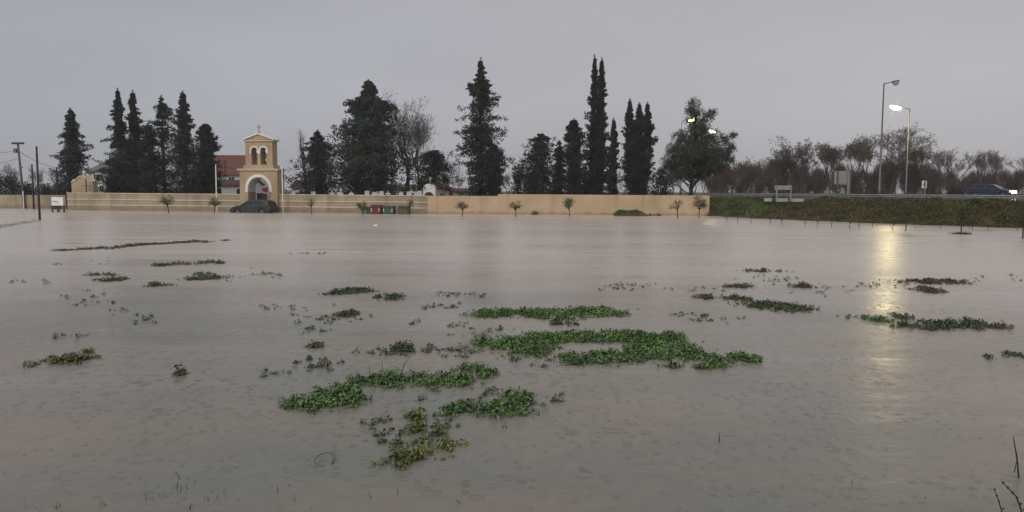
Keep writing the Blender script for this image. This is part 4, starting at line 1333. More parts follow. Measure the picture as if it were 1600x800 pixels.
def house(x0, x1, Y, wall_top, ridge_y, depth, roofm, label, wallm='white', ground=.2, windows=(), rz=0.0, over=.35, chimney=False, cat='building', name='house'):
    a = D(x0, 300, Y); b = D(x1, 300, Y)
    W_ = b.x - a.x
    zt = D((x0 + x1) / 2, wall_top, Y).z - ground
    zr = D((x0 + x1) / 2, ridge_y, Y + depth / 2).z - ground
    r_ = empty(name, (a.x + W_ / 2, Y, ground), rz, label, cat)
    h = W_ / 2
    q = MB(); q.box(-h, h, 0, depth, -.4, zt)
    # gable ends
    for s in (-1, 1):
        q.add([(s * h, 0, zt), (s * h, depth, zt), (s * h, depth / 2, zr - .06)], [(0, 1, 2)])
    q.build('wall', M[wallm], r_)
    sl = (zr - zt) / (depth / 2)
    roof_tiles(r_, -h - over, h + over, -over, zt - sl * over + .03, depth / 2, zr, roofm)
    roof_tiles(r_, -h - over, h + over, depth + over, zt - sl * over + .03, depth / 2 + .01, zr - .003, roofm)
    for (wx0, wx1, wy0, wy1, arched) in windows:
        p0 = D(wx0, wy1, Y); p1 = D(wx1, wy0, Y)
        xa, xb = p0.x - r_.location.x, p1.x - r_.location.x
        za, zb = p0.z - ground, p1.z - ground
        w_ = MB()
        if arched:
            hw_ = (xb - xa) / 2; cx = (xa + xb) / 2
            poly = [(xa, za), (xb, za)] + [(cx + hw_ * math.cos(math.pi * k / 8), zb - hw_ + hw_ * math.sin(math.pi * k / 8)) for k in range(9)]
            w_.prism(poly, -.02, .05)
        else:
            w_.box(xa, xb, -.02, .05, za, zb)
        wo = w_.build('window', M['glass'], r_)
        fr = MB()
        t = .06
        fr.box(xa - t, xa - .002, -.05, .02, za - t, zb + t); fr.box(xb + .002, xb + t, -.05, .02, za - t, zb + t)
        if not arched:
            fr.box(xa, xb, -.048, .018, zb + .002, zb + t)
            fr.box((xa + xb) / 2 - .03, (xa + xb) / 2 + .03, -.047, -.021, za, zb)
        fr.box(xa, xb, -.06, .018, za - t, za - .002)
        fr.build('frame', M['white'], wo)
    if chimney:
        c = MB(); c.box(h * .4, h * .4 + .5, depth * .4, depth * .4 + .5, zr - 1, zr + .5); c.build('chimney', M['white'], r_)
    return r_
# church beyond the gate: nave and lower aisle
house(322, 392, 112, 272, 242.5, 9.5, 'tile', 'church with a big red tiled roof beyond the bell gate', windows=((357, 366, 277, 283, False),), cat='church', name='church')
house(326, 392, 104, 289, 281.0, 5.0, 'dark_tile', 'low white side hall with arched openings in front of the church', windows=((370, 376.5, 295, 303, True), (340, 346, 294, 303, True)), name='side_hall')
house(456, 486, 100, 293.0, 281.5, 6.5, 'dark_tile', 'small white building with dull red roof just right of the bell gate', windows=((468, 473, 297, 303, True),), name='outbuilding')
house(563, 590, 118, 294.5, 283.5, 6, 'tile', 'low building with red roof glimpsed under the broad conifer', wallm='old_cream', name='outbuilding')
house(595, 640, 128, 296, 288, 6, 'dark_tile', 'long low building with dull red roof under the bare tree', wallm='old_cream', name='outbuilding')
house(690, 730, 112, 299, 294.0, 6, 'dark_tile', 'low dark roofed shed right of the barrel roofed chapel', wallm='old_cream', name='shed')
house(138, 173, 118, 267.5, 256, 9, 'grey_tile', 'white two storey house with grey roof behind the left conifers', windows=((147, 153, 272.5, 282, False), (154, 160, 272.5, 282, False), (144, 149, 290, 299, False), (156, 162, 290, 299, False)), chimney=False, name='house')
# balcony slab on that house
# barrel-roofed chapel with two crosses
Yc = 86
a, b = D(660, 300, Yc), D(681, 300, Yc)
cw = b.x - a.x
zt = D(670, 287, Yc).z - .2
ch = empty('chapel', ((a.x + b.x) / 2, Yc, .2), math.radians(-20), 'small white chapel with a barrel red roof and two crosses, behind the wall', 'chapel')
h_ = cw / 2 * 1.02
zs = zt - h_ * .75
arc = [(h_ * math.cos(math.pi * k / 14), zs + h_ * .75 * math.sin(math.pi * k / 14)) for k in range(15)]
q = MB(); q.prism([(-h_, -.4), (h_, -.4)] + arc, 0, 3.6); q.build('wall', M['white'], ch)
q = MB()
k1, k2 = 1.05, 1.16
vs, fs = [], []
for k in range(17):
    t = math.pi * (k / 16)
    for kk in (k1, k2):
        for yy in (.25, 3.85):
            vs.append((h_ * kk * math.cos(t), yy, zs + h_ * .75 * kk * math.sin(t)))
for k in range(16):
    a_ = k * 4; b_ = a_ + 4
    fs += [(a_ + 2, b_ + 2, b_ + 3, a_ + 3), (a_, a_ + 2, b_ + 2, b_), (a_ + 1, b_ + 1, b_ + 3, a_ + 3)[::-1], (a_, b_, b_ + 1, a_ + 1)[::-1]]
q.add(vs, fs); q.build('roof', M['tile'], ch)
q = MB(); q.ring(0, h_ * .62, h_ * .80, 1.35, .9, -.14, -.002, 12); q.build('porch_arch', M['tile'], ch)
q = MB(); poly = [(-h_ * .60, -.3), (h_ * .60, -.3)] + [(h_ * .60 * math.cos(math.pi * k / 10), 1.35 + h_ * .60 * math.sin(math.pi * k / 10)) for k in range(11)]
q.prism(poly, -.03, .03); q.build('door', M['dark_iron'], ch)
for yy in (.3, 2.6):
    q = MB(); z = zt + .17
    q.box(-.05, .05, yy - .05, yy + .05, z - .1, z + .62); q.box(-.2, -.052, yy - .045, yy + .045, z + .32, z + .42); q.box(.052, .2, yy - .045, yy + .045, z + .32, z + .42)
    q.build('cross', M['marble'], ch)

# pedimented ossuary behind the left end of the wall
Yo = (W0 + wall_dir * 1.5).y + 1.6
a, b = D(110, 300, Yo), D(148, 300, Yo)
ow = b.x - a.x
oz = lambda y: D(129, y, Yo).z - .2
os_ = empty('ossuary', ((a.x + b.x) / 2, Yo, .2), WALL_RZ, 'cream tomb house with curved pediment and white cross, left end of wall', 'tomb')
q = MB()
h_ = ow / 2
pro = [(-h_, -.4), (h_, -.4), (h_, oz(285.5)), (h_ * .62, oz(283)), (h_ * .30, oz(277.5)), (.14, oz(276.2)), (-.14, oz(276.2)), (-h_ * .30, oz(277.5)), (-h_ * .62, oz(283)), (-h_, oz(285.5))]
q.prism(pro, 0, .7); q.build('wall', M['gate_cream'], os_)
q = MB()
top = pro[2:]
for i in range(len(top) - 1):
    (xa, za), (xb, zb) = top[i], top[i + 1]
    q.add([(xa, -.1, za + .01), (xb, -.1, zb + .01), (xb, -.1, zb + .13), (xa, -.1, za + .13), (xa, .8, za + .01), (xb, .8, zb + .01), (xb, .8, zb + .13), (xa, .8, za + .13)],
          [(0, 1, 2, 3)[::-1], (3, 2, 6, 7)[::-1], (0, 1, 5, 4), (4, 5, 6, 7)])
q.build('pediment_moulding', M['trim'], os_)
q = MB(); z = oz(276.2) + .14
q.box(-.06, .06, .3, .42, z, z + .62); q.box(-.2, -.062, .305, .415, z + .34, z + .46); q.box(.062, .2, .305, .415, z + .34, z + .46); q.build('cross', M['marble'], os_)
for s in (-1, 1):
    q = MB(); q.tube([(s * h_ * .95, .3, oz(285.5) + .13), (s * h_ * .95, .3, oz(285.5) + .25), (s * h_ * .95, .3, oz(285.5) + .42)], [.12, .16, .03], 8); q.build('urn', M['marble'], os_)
# black iron cross standing before it
p = D(135, 300, Yo - .8); p.z = .2
bc = empty('iron_cross', p, WALL_RZ, 'tall thin black iron cross in front of the cream tomb house', 'cross')
q = MB(); zt_ = D(135, 279, p.y).z - .2
q.box(-.05, .05, -.03, .03, -.2, zt_); q.box(-.5, -.052, -.028, .028, zt_ * .74, zt_ * .74 + .08); q.box(.052, .5, -.028, .028, zt_ * .74, zt_ * .74 + .08)
q.build('cross_bars', M['dark_iron'], bc)

# grave monuments whose white tops show over the moulded wall
grave_proto = {}
def grave(x, ytop, kind, dd=3.0):
    p = on_wall(x) + off * dd
    z = D(x, ytop, p.y).z - .22
    r_ = empty('grave_monument', (p.x, p.y, .22), WALL_RZ + random.uniform(-.2, .2), 'white marble grave top just showing over the moulded wall', 'grave', 'white graves behind the moulded wall')
    q = MB(); q.box(-.5, .5, -.1, 1.6, 0, .55); q.build('slab', M['marble'], r_)
    q = MB()
    if kind == 0:
        q.box(-.24, .24, 1.1, 1.25, .552, z)
    elif kind == 1:
        q.box(-.07, .07, 1.1, 1.22, .552, z); q.box(-.3, -.072, 1.105, 1.215, z - .32, z - .18); q.box(.072, .3, 1.105, 1.215, z - .32, z - .18)
    else:
        q.prism([(-.26, .552), (.26, .552), (.26, z - .24), (.14, z - .06), (0, z), (-.14, z - .06), (-.26, z - .24)], 1.1, 1.25)
    q.build('headstone', M['marble'], r_)
for i, (x, yt) in enumerate([(463, 299), (487, 298.5), (495, 299), (502, 300), (515, 299.5), (530, 300), (545, 298), (555, 299), (562, 299.5), (570, 298.6), (587, 299), (600, 299.5), (607, 299), (622, 296.5), (628, 299), (636, 298)]):
    grave(x, yt, i % 3, 2.5 + (i * 37 % 5) * .6)

# ------------------------------------------------------------------ poles and sign at the left
def wood_pole(x, ytop, ybase, r_, mat, label, name='pole', lean=0.0):
    p = G(x, ybase)
    z = D(x, ytop, p.y).z
    ro = empty(name, p, 0, label, 'pole')
    q = MB(); q.tube([(0, 0, -.5), (lean * .5, 0, z * .5), (lean, 0, z)], [r_, r_ * .92, r_ * .8], 10); q.build('shaft', M[mat], ro, True)
    q = MB(); q.tube([(lean, 0, z), (lean, 0, z + .04)], [r_ * .82, r_ * .6], 10); q.build('cap', M['dark_iron'], ro)
    return ro, p, z
wood_pole(62.2, 229.5, 343.5, .085, 'wood_pole', 'tall black wooden pole standing in the water, nearest of the left poles')
wood_pole(53, 257, 326.8, .11, 'wood_pole', 'shorter dark wooden pole between the utility pole and the black pole')
wood_pole(91, 262, 325.5, .10, 'wood_pole', 'dark wooden pole rising behind the white notice board')
up_, pu, zu = wood_pole(38.5, 226, 325.8, .14, 'grey_pole', 'grey utility pole with a dark floodlight bar on top, leaning left', 'utility_pole', -0.42)
q = MB(); q.box(-.42 - .66, -.42 + .66, -.14, .14, zu + .045, zu + .26); q.build('floodlight_bar', M['dark_iron'], up_)
q = MB(); q.box(-.42 - .45, -.42 - .12, -.18, .1, zu - .95, zu - .45); q.build('junction_box', M['lamp_steel'], up_)
q = MB(); q.box(.02 - .36, .02 + .02, -.05, .05, zu * .64, zu * .64 + .09); q.build('bracket', M['dark_iron'], up_)
q = MB(); q.tube([(.02, -.155, -.1), (0, -.155, 2.0)], .06, 8); q.build('cable_guard', M['white_pole'], up_)
def wire(a, b, sag, label):
    pts = [Vector(a).lerp(Vector(b), k / 14) - Vector((0, 0, sag * 4 * (k / 14) * (1 - k / 14))) for k in range(15)]
    q = MB(); q.tube(pts, .02, 4)
    tag(q.build('cable', M['dark_iron']), label, 'cable', 'cables strung from the utility pole')
ptop = Vector((pu.x - .42, pu.y, zu))
wire(ptop + Vector((-.1, 0, -.7)), ptop + Vector((-22, 6, -.9)), .5, 'upper cable running left from the utility pole')
wire(ptop + Vector((-.1, 0, -1.6)), ptop + Vector((-20, 4, -2.6)), .9, 'lower sagging cable running left from the utility pole')
pe = D(91, 262, G(91, 325.5).y)
wire(ptop + Vector((.1, 0, -.75)), pe, .35, 'cable running right from the utility pole to the pole behind the notice')

# white notice board on a post, with a wooden rail frame
p = G(90.5, 331.5)
nb_ = empty('notice_board', p, math.radians(2), 'white notice board with dark writing on a post by the wall gap', 'sign')
z0_, z1_ = D(90, 321, p.y).z, D(90, 308, p.y).z
Wn = (98 - 80.5) * PX(p.y) / 2
q = MB(); q.box(-Wn, Wn, -.03, .03, z0_, z1_); q.build('board', M['white_paint'], nb_)
q = MB(); q.box(-.09, .09, .032, .14, -.5, z1_ * .9); q.build('post', M['wood_pole'], nb_)
q = MB(); q.box(-.40, .40, -.02, .02, z0_ - .38, z0_ - .02); q.build('lower_plate', M['wood_pole'], nb_)
q = MB()
rr = random.Random(5)
for row, (xa, xb) in enumerate(((-.52, .10), (-.30, .22))):
    x = xa * Wn / .62
    while x < xb * Wn / .62:
        w_ = rr.uniform(.05, .13)
        q.box(x, x + w_, -.034, -.0305, z0_ + (z1_ - z0_) * (.44 - .2 * row), z0_ + (z1_ - z0_) * (.54 - .2 * row) if row == 0 else z0_ + (z1_ - z0_) * .29)
        x += w_ + .03
q.build('lettering', M['black_paint'], nb_)
for s in (-1, 1):
    q = MB(); q.box(s * Wn * 1.02 - .07, s * Wn * 1.02 + .07, .04, .12, -.3, z0_ + .02); q.build('side_post', M['rust'], nb_)

# strip of flooded grass by the black pole
gb = []
for k in range(420):
    t = random.random()
    x, y = -30 + 92 * t, 361.5 - 17.5 * t ** .8
    gb.append(G(x + random.gauss(0, 3), y + random.gauss(0, 1.3), 0))
tag(np_obj('shore_grass', blades(gb, 5, .07, .010, 21, 1.6), 3, M['shore_grass']), kind='stuff')

# ------------------------------------------------------------------ person in the gateway
def person(loc, rz):
    root = empty('person', loc, rz, 'person in a dark red jacket standing in the gateway behind the car', 'person')
    def skin(name, nodes, edges, mat, sub=2, parent=root):
        me = bpy.data.meshes.new(name)
        me.from_pydata([n[0] for n in nodes], edges, [])
        o = bpy.data.objects.new(name, me)
        link(o, parent)
        sm = o.modifiers.new('skin', 'SKIN'); sm.use_smooth_shade = True
        for i, n in enumerate(nodes):
            me.skin_vertices[0].data[i].radius = n[1]
            me.skin_vertices[0].data[i].use_root = (i == 0)
        ss = o.modifiers.new('sub', 'SUBSURF'); ss.levels = sub; ss.render_levels = sub
        me.materials.append(M[mat])
        return o
    N, E = [], []
    def add(p, r_, par=None):
        N.append((p, r_ if hasattr(r_, '__len__') else (r_, r_)))
        if par is not None: E.append((par, len(N) - 1))
        return len(N) - 1
    pel = add((0, 0, .93), (.15, .11))
    wa = add((0, 0, 1.10), (.14, .10), pel); che = add((0, -.01, 1.30), (.16, .11), wa); nk = add((0, 0, 1.46), .065, che); nk2 = add((0, .0, 1.53), .055, nk)
    hd = add((0, -.015, 1.62), (.075, .09), nk2); hd2 = add((0, -.01, 1.70), (.07, .085), hd)
    add((0, -.105, 1.61), .014, hd)
    for s in (-1, 1):
        hip = add((s * .09, 0, .88), .09, pel); kn = add((s * .10, -.02, .48), .06, hip); an = add((s * .10, .02, .08), .042, kn); add((s * .11, -.15, .03), .035, an)
        sh = add((s * .19, 0, 1.40), .062, che); el = add((s * .25, .02 if s > 0 else -.10, 1.12), .045, sh)
        wr = add((s * .27, -.10 if s > 0 else -.32, .90 if s > 0 else 1.20), .03, el)
        pm_ = add((s * .27, -.14 if s > 0 else -.40, .84 if s > 0 else 1.22), (.038, .018), wr)
        for k in range(4):
            o = (k - 1.5) * .02
            f1 = add((s * .27 + o, (-.16 if s > 0 else -.44), (.79 if s > 0 else 1.22)), .009, pm_)
            add((s * .27 + o, (-.18 if s > 0 else -.47), (.755 if s > 0 else 1.20) + .005 * k), .008, f1)
        th = add((s * .27 - s * .05, (-.15 if s > 0 else -.39), (.83 if s > 0 else 1.24)), .010, wr)
        add((s * .27 - s * .06, (-.17 if s > 0 else -.42), (.80 if s > 0 else 1.25)), .009, th)
    skin('body', N, E, 'skin')
    J = [((0, 0, .88), (.19, .15)), ((0, 0, 1.10), (.175, .135)), ((0, -.01, 1.30), (.19, .14)), ((0, 0, 1.45), (.10, .09)),
         ((.19, 0, 1.40), (.085, .085)), ((.25, .02, 1.12), (.065, .065)), ((.27, -.09, .93), (.05, .05)),
         ((-.19, 0, 1.40), (.085, .085)), ((-.25, -.10, 1.12), (.065, .065)), ((-.27, -.29, 1.19), (.05, .05))]
    skin('jacket', J, [(0, 1), (1, 2), (2, 3), (2, 4), (4, 5), (5, 6), (2, 7), (7, 8), (8, 9)], 'jacket')
    T = [((0, 0, .90), (.165, .125)), ((.095, 0, .80), (.10, .10)), ((.10, -.02, .48), (.08, .08)), ((.10, .02, .12), (.07, .07)),
         ((-.095, 0, .80), (.10, .10)), ((-.10, -.02, .48), (.08, .08)), ((-.10, .02, .12), (.07, .07))]
    skin('trousers', T, [(0, 1), (1, 2), (2, 3), (0, 4), (4, 5), (5, 6)], 'trousers')
    bm = bmesh.new(); bmesh.ops.create_uvsphere(bm, u_segments=14, v_segments=8, radius=.1)
    bmesh.ops.delete(bm, geom=[v for v in bm.verts if v.co.z < -.02 and v.co.y < .03], context='VERTS')
    for v in bm.verts: v.co = Vector((v.co.x * .86, v.co.y * 1.02 + .01, v.co.z * .98 + 1.70))
    me = bpy.data.meshes.new('hair'); bm.to_mesh(me); bm.free(); me.materials.append(M['hair'])
    link(bpy.data.objects.new('hair', me), root)
    return root
pp = on_wall(420.5) - off * 0.75
pz = D(420.5, 287.5, pp.y).z
person(Vector((pp.x, pp.y, pz - 1.80)), math.radians(5))

# ------------------------------------------------------------------ trees behind the wall
conifer('conifer', 117, 168, 31, 91, RAGGED[:0] + [(0, .55), (.12, .85), (.3, 1), (.55, .70), (.75, .42), (.87, .22), (.94, .10), (1, .02)],
        'lone dark drooping conifer behind the cream tomb house', 'conifer', 101, z0=.14, nb=230, droop=.75, rag=.28, k=8)
conifer('conifer', 191, 137.5, 32, 93, CONCAVE, 'tall dark conifer with thin bare tip, leftmost of the close group', 'conifer', 102, nb=300, rag=.35, k=8, rise=.35)
conifer('conifer', 214, 139.5, 33, 95, CONCAVE, 'tall dark conifer with side branch near the top, second of the close group', 'conifer', 103, nb=280, rag=.38, k=8)
conifer('conifer', 236, 192, 17, 91, COLUMN, 'short dark conifer squeezed between taller ones of the close group', 'conifer', 104, mat='cypress', nb=170)
conifer('conifer', 258, 148.5, 27, 94, LAYER, 'open layered conifer with gaps between its branches, middle of the close group', 'conifer', 105, nb=150, npt=10, k=6, rag=.4, droop=.4, core=.3)
conifer('conifer', 291, 141, 44, 92, CONCAVE, 'tall conifer with long spiky horizontal branches, right in the close group', 'conifer', 106, nb=260, npt=11, droop=.25, rise=.2, rag=.35)
conifer('cypress', 325, 193, 20, 89, COLUMN, 'smooth dark columnar cypress at the right end of the close group', 'cypress', 107, mat='cypress', nb=240, rag=.12, k=9, droop=.1, rise=.7)
shrub('evergreen_tree', 345, 236, 10, 108, 'small dark round tree peeking out above the red church roof', 'tree', 108, mat='conifer', n=900)
shrub('evergreen_tree', 178, 268, 16, 88, 'low dark bushy evergreen at the left foot of the close conifer group', 'tree', 109, mat='cypress', n=2200)
shrub('evergreen_tree', 305, 262, 26, 88, 'low dark bushy evergreen at the right foot of the close conifer group', 'tree', 110, mat='cypress', n=3000)
shrub('evergreen_tree', 240, 262, 30, 89, 'low dark bushy evergreen in the middle foot of the close conifer group', 'tree', 114, mat='cypress', n=2600)
conifer('conifer', 498, 203, 44, 88, BROAD, 'broad dark conifer right of the bell gate, shorter than its neighbour', 'conifer', 111, nb=240, k=8, rag=.3)
bare_tree('bare_tree', 481, 205, 14, 96, 'thin bare twigs rising behind the conifer right of the gate', 'tree', 112, levels=4, twig_r=.008)
conifer('conifer', 577, 122.5, 72, 90, BROAD, 'largest broad grey-green conifer, in the middle of the cemetery', 'conifer', 113, mat='broad', nb=430, npt=11, k=8, rise=.1, droop=.4, rag=.26, leaf=.3)
bare_tree('bare_tree', 630, 147, 40, 93, 'tall grey bare tree with fine twigs right of the broad conifer', 'tree', 127, mat='twig', levels=6, split=(2, 3), angle=.50, up_=.22, twig_r=.010, leaves=1, ratio=.78, trunk=.16)
bare_tree('bare_tree', 652, 185, 30, 97, 'smaller grey bare tree behind the tall bare one', 'tree', 128, mat='twig', levels=6, split=(2, 3), angle=.55, up_=.2, twig_r=.010, ratio=.78, trunk=.15)
conifer('conifer', 669, 235, 34, 88, BLOWN, 'low dark evergreen with a ragged flat top left of the chapel', 'conifer', 115, nb=170, rag=.35, lean=(.9, 0), k=8)
shrub('evergreen_tree', 696, 273, 13, 92, 'small dark rounded evergreen behind the chapel', 'tree', 116, mat='cypress', n=1300)
conifer('conifer', 751, 90, 33, 84, RAGGED, 'very tall ragged dark conifer standing alone by the low plain wall', 'conifer', 117, nb=330, rag=.36, k=9, droop=.35, rise=.25)
conifer('cypress', 772, 226, 16, 82, COLUMN, 'short dense cypress touching the very tall ragged conifer', 'cypress', 118, mat='cypress', nb=170, rag=.14, k=8, droop=.1, rise=.6)
conifer('conifer', 834, 208, 28, 86, BLOWN, 'windblown dark conifer with a tilted top, left of the cypress rows', 'conifer', 119, nb=150, rag=.33, lean=(.9, 0), k=8)
conifer('conifer', 873, 219, 18, 90, CONE, 'small thin dark conifer leaning against a rounded cypress', 'conifer', 122, nb=150, rag=.35)
conifer('cypress', 896, 185, 19, 86, COLUMN, 'rounded dark cypress left of the twin tipped one', 'cypress', 123, mat='cypress', nb=240, rag=.16, k=9, droop=.1, rise=.6)
conifer('cypress', 931, 86, 17, 87, SPIRE, 'tallest narrow cypress with two tips', 'cypress', 124, mat='cypress', leaders=((-5, 85, 13), (6, 89, 15), (1, 170, 18)), nb=250, rag=.2, k=7, droop=.1, rise=.8)
conifer('cypress', 957, 184, 11, 85, SPIRE, 'slim pointed small cypress right of the tallest twin tipped one', 'cypress', 125, mat='cypress', nb=170, rag=.14, k=8, droop=.1, rise=.8)
conifer('cypress', 994, 156, 20, 86, SPIRE, 'broad dark cypress with three tips', 'cypress', 126, mat='cypress', leaders=((-13, 155, 16), (2, 160, 18), (15, 159, 16)), nb=210, rag=.18, k=7, droop=.1, rise=.8)
for i, (x, yt, hwp, lab) in enumerate([(812, 264, 18, 'brownish shrub behind the plain wall left of the windblown conifer'), (852, 262, 18, 'brownish shrub behind the plain wall right of the windblown conifer'), (915, 262, 9, 'dull shrub between rounded cypress and tallest cypress'), (1032, 266, 18, 'dull shrub between three tipped cypress and pine')]):
    shrub('shrub', x, yt, hwp, 92, lab, 'shrub', 140 + i, 'shrub', n=2200)

# umbrella-like pine by the end of the wall
Yp = 80
pb = D(1079, 303, Yp); pb.z = .6
pine = empty('pine_tree', pb, 0, 'open crowned pine with airy grey-green tufts near the right end of the plain wall', 'pine')
puffs = [(1084, 163, 11), (1079, 176, 10), (1090, 176, 10), (1084, 190, 12), (1106, 183, 11), (1113, 176, 7), (1098, 197, 12), (1066, 214, 16), (1090, 212, 20), (1112, 214, 17), (1136, 218, 10), (1146, 211, 6),
         (1052, 234, 14), (1074, 234, 22), (1100, 236, 24), (1124, 236, 18), (1142, 232, 10), (1044, 253, 13), (1066, 256, 22), (1094, 258, 26), (1120, 254, 18), (1138, 249, 11), (1034, 268, 8), (1054, 274, 14), (1082, 274, 14), (1040, 283, 9), (1110, 268, 12), (1060, 244, 20), (1086, 246, 24), (1108, 248, 22), (1074, 224, 18), (1100, 224, 20), (1128, 243, 16), (1048, 264, 14), (1070, 268, 18), (1096, 272, 14), (1088, 203, 14), (1124, 264, 11)]
r = np.random.default_rng(77)
PP = []
tr = MB()
top_ = D(1085, 168, Yp) - pb
tr.tube([(0, 0, -.6), (.05, 0, 2.0), (.25, 0, 4.5), (.35, .1, 7.0), tuple(top_)], [.24, .20, .15, .10, .03], 9)
for x, y, rp in puffs:
    dy = random.uniform(-1, 1) * rp * PX(Yp) * 1.8
    c = D(x, y, Yp + dy) - pb
    R = rp * PX(Yp)
    n = int(56 * (R / .8) ** 2) + 14
    q = r.normal(0, 1, (n, 3)); q /= np.linalg.norm(q, axis=1)[:, None]
    q *= (r.random(n) ** .45)[:, None] * np.array([R, R, R * .85])
    PP.append(q + np.array(tuple(c)))
    zt_ = max(1.2, c.z - 1.6)
    tr.tube([(.1 + .25 * zt_ / 9, 0, zt_), (c.x * .55 + .1, c.y * .55, c.z - .5), tuple(c)], [.07, .045, .015], 5)
tr.build('trunk', M['bark'], pine, True)
PP = np.vstack(PP)
T9 = np.repeat(PP, 9, axis=0) + r.normal(0, .11, (len(PP) * 9, 3))
np_obj('crown', leaf_quads(T9, .32, .045, r, hang=-.4), 4, M['pine'], pine)

# ------------------------------------------------------------------ trees beyond the road and in the distance
bare_tree('bare_tree', 1250, 220, 40, 108, 'dark bare tree with withered leaf clumps above the low road sign', 'tree', 201, mat='twig', ground=ROAD_Z, leaves=4, levels=6, split=(2, 3), angle=.62, up_=.2, twig_r=.014, trunk=.17, ratio=.78)
bare_tree('bare_tree', 1322, 220, 30, 110, 'dark bare tree with withered leaves behind the large sign back', 'tree', 202, mat='twig', ground=ROAD_Z, leaves=4, levels=6, split=(2, 3), angle=.62, up_=.2, twig_r=.014, trunk=.17, ratio=.78)
bare_tree('bare_tree', 1388, 202, 50, 112, 'biggest bare tree with withered leaves behind the two right street lamps', 'tree', 203, mat='twig', ground=ROAD_Z, leaves=4, levels=6, split=(2, 3), angle=.65, up_=.2, twig_r=.014, trunk=.17, ratio=.78)
bare_tree('bare_tree', 1468, 236, 20, 150, 'narrow hazy bare tree left of the reddish ones', 'tree', 204, mat='pale_twig', ground=ROAD_Z, levels=6, split=(2, 3), angle=.36, up_=.42, twig_r=.016, trunk=.13, ratio=.78)
bare_tree('bare_tree', 1503, 237, 25, 140, 'reddish brown bare tree with upright twigs behind the blue car', 'tree', 205, mat='red_twig', ground=ROAD_Z, levels=6, split=(2, 3), angle=.36, up_=.42, twig_r=.016, trunk=.13, ratio=.78)
bare_tree('bare_tree', 1540, 241, 16, 150, 'pale slim bare tree above the blue car roof', 'tree', 206, mat='pale_twig', ground=ROAD_Z, levels=6, split=(2, 3), angle=.36, up_=.42, twig_r=.016, trunk=.13, ratio=.78)
bare_tree('bare_tree', 1573, 236, 32, 140, 'pale broad bare tree behind the blue car headlights', 'tree', 207, mat='pale_twig', ground=ROAD_Z, levels=6, split=(2, 3), angle=.36, up_=.42, twig_r=.016, trunk=.13, ratio=.78)
bare_tree('bare_tree', 1622, 246, 30, 145, 'pale bare tree cut by the right edge of the view', 'tree', 208, mat='pale_twig', ground=ROAD_Z, levels=6, split=(2, 3), angle=.36, up_=.42, twig_r=.016, trunk=.13, ratio=.78)
for i, (x, yt, hwp, lab) in enumerate([(1222, 246, 22, 'low bare tree left of the dark one above the low sign'), (1284, 226, 26, 'bare tree between the one above the low sign and the sign back'), (1352, 214, 26, 'bare tree just left of the tallest street lamp'), (1425, 232, 24, 'bare tree right of the lit street lamp pole'), (1170, 248, 26, 'low bare tree just right of the pine'), (1136, 258, 18, 'low bare tree half behind the pine')]):
    bare_tree('bare_tree', x, yt, hwp, 116 + i, lab, 'tree', 220 + i, mat='twig', ground=ROAD_Z, leaves=4 if i < 4 else 1, levels=6, split=(2, 3), angle=.55, up_=.2, twig_r=.014, trunk=.15, ratio=.78)
k = 0
for i in range(30):
    x = 1112 + i * 17.5 + random.uniform(-5, 5)
    yt = random.uniform(252, 272) if x < 1450 else random.uniform(262, 280)
    if 1100 < x < 1210: yt = random.uniform(250, 266)
    shrub('thicket_shrub', x, yt, random.uniform(15, 22), random.uniform(118, 135), 'brownish leafless shrub in the thicket beyond the road', 'shrub', 300 + i, 'thicket', ROAD_Z, n=2400, group='leafless shrubs in the thicket beyond the road', twiggy=True)
for i, x in enumerate([700, 722, 790, 802, 818, 846, 862, 880, 912, 944, 972, 1018, 1034, 1050, 1066, 1084, 1104]):
    bare_tree('distant_tree', x + random.uniform(-4, 4), random.uniform(255, 275), random.uniform(16, 26), random.uniform(180, 215), 'far hazy leafless tree on the horizon beyond the cemetery', 'tree', 400 + i, mat='twig', ground=.2, levels=5, split=(2, 3), angle=.5, up_=.2, twig_r=.026, trunk=.14, ratio=.78, group='far leafless trees beyond the cemetery')
for i, (x, yt, hwp) in enumerate([(-30, 268, 26), (0, 272, 22), (22, 270, 20), (44, 280, 18), (70, 286, 16), (95, 284, 14)]):
    shrub('evergreen_shrub', x, yt, hwp, 112 + i, 'dark evergreen shrub in the hedge behind the far left wall', 'shrub', 500 + i, 'cypress', .2, n=1900, group='dark evergreen shrubs behind the far left wall')
for i, (x, yt, hwp, lab) in enumerate([(22, 257, 20, 'hazy bare tree behind the utility pole'), (48, 262, 18, 'hazy bare tree right of the utility pole'), (92, 264, 20, 'hazy bare tree behind the notice board pole'), (155, 262, 10, 'hazy bare tree behind the grey roofed house')]):
    bare_tree('bare_tree', x, yt, hwp, 150, lab, 'tree', 520 + i, mat='twig', ground=.2, levels=5, split=(2, 3), angle=.55, up_=.3, twig_r=.014)

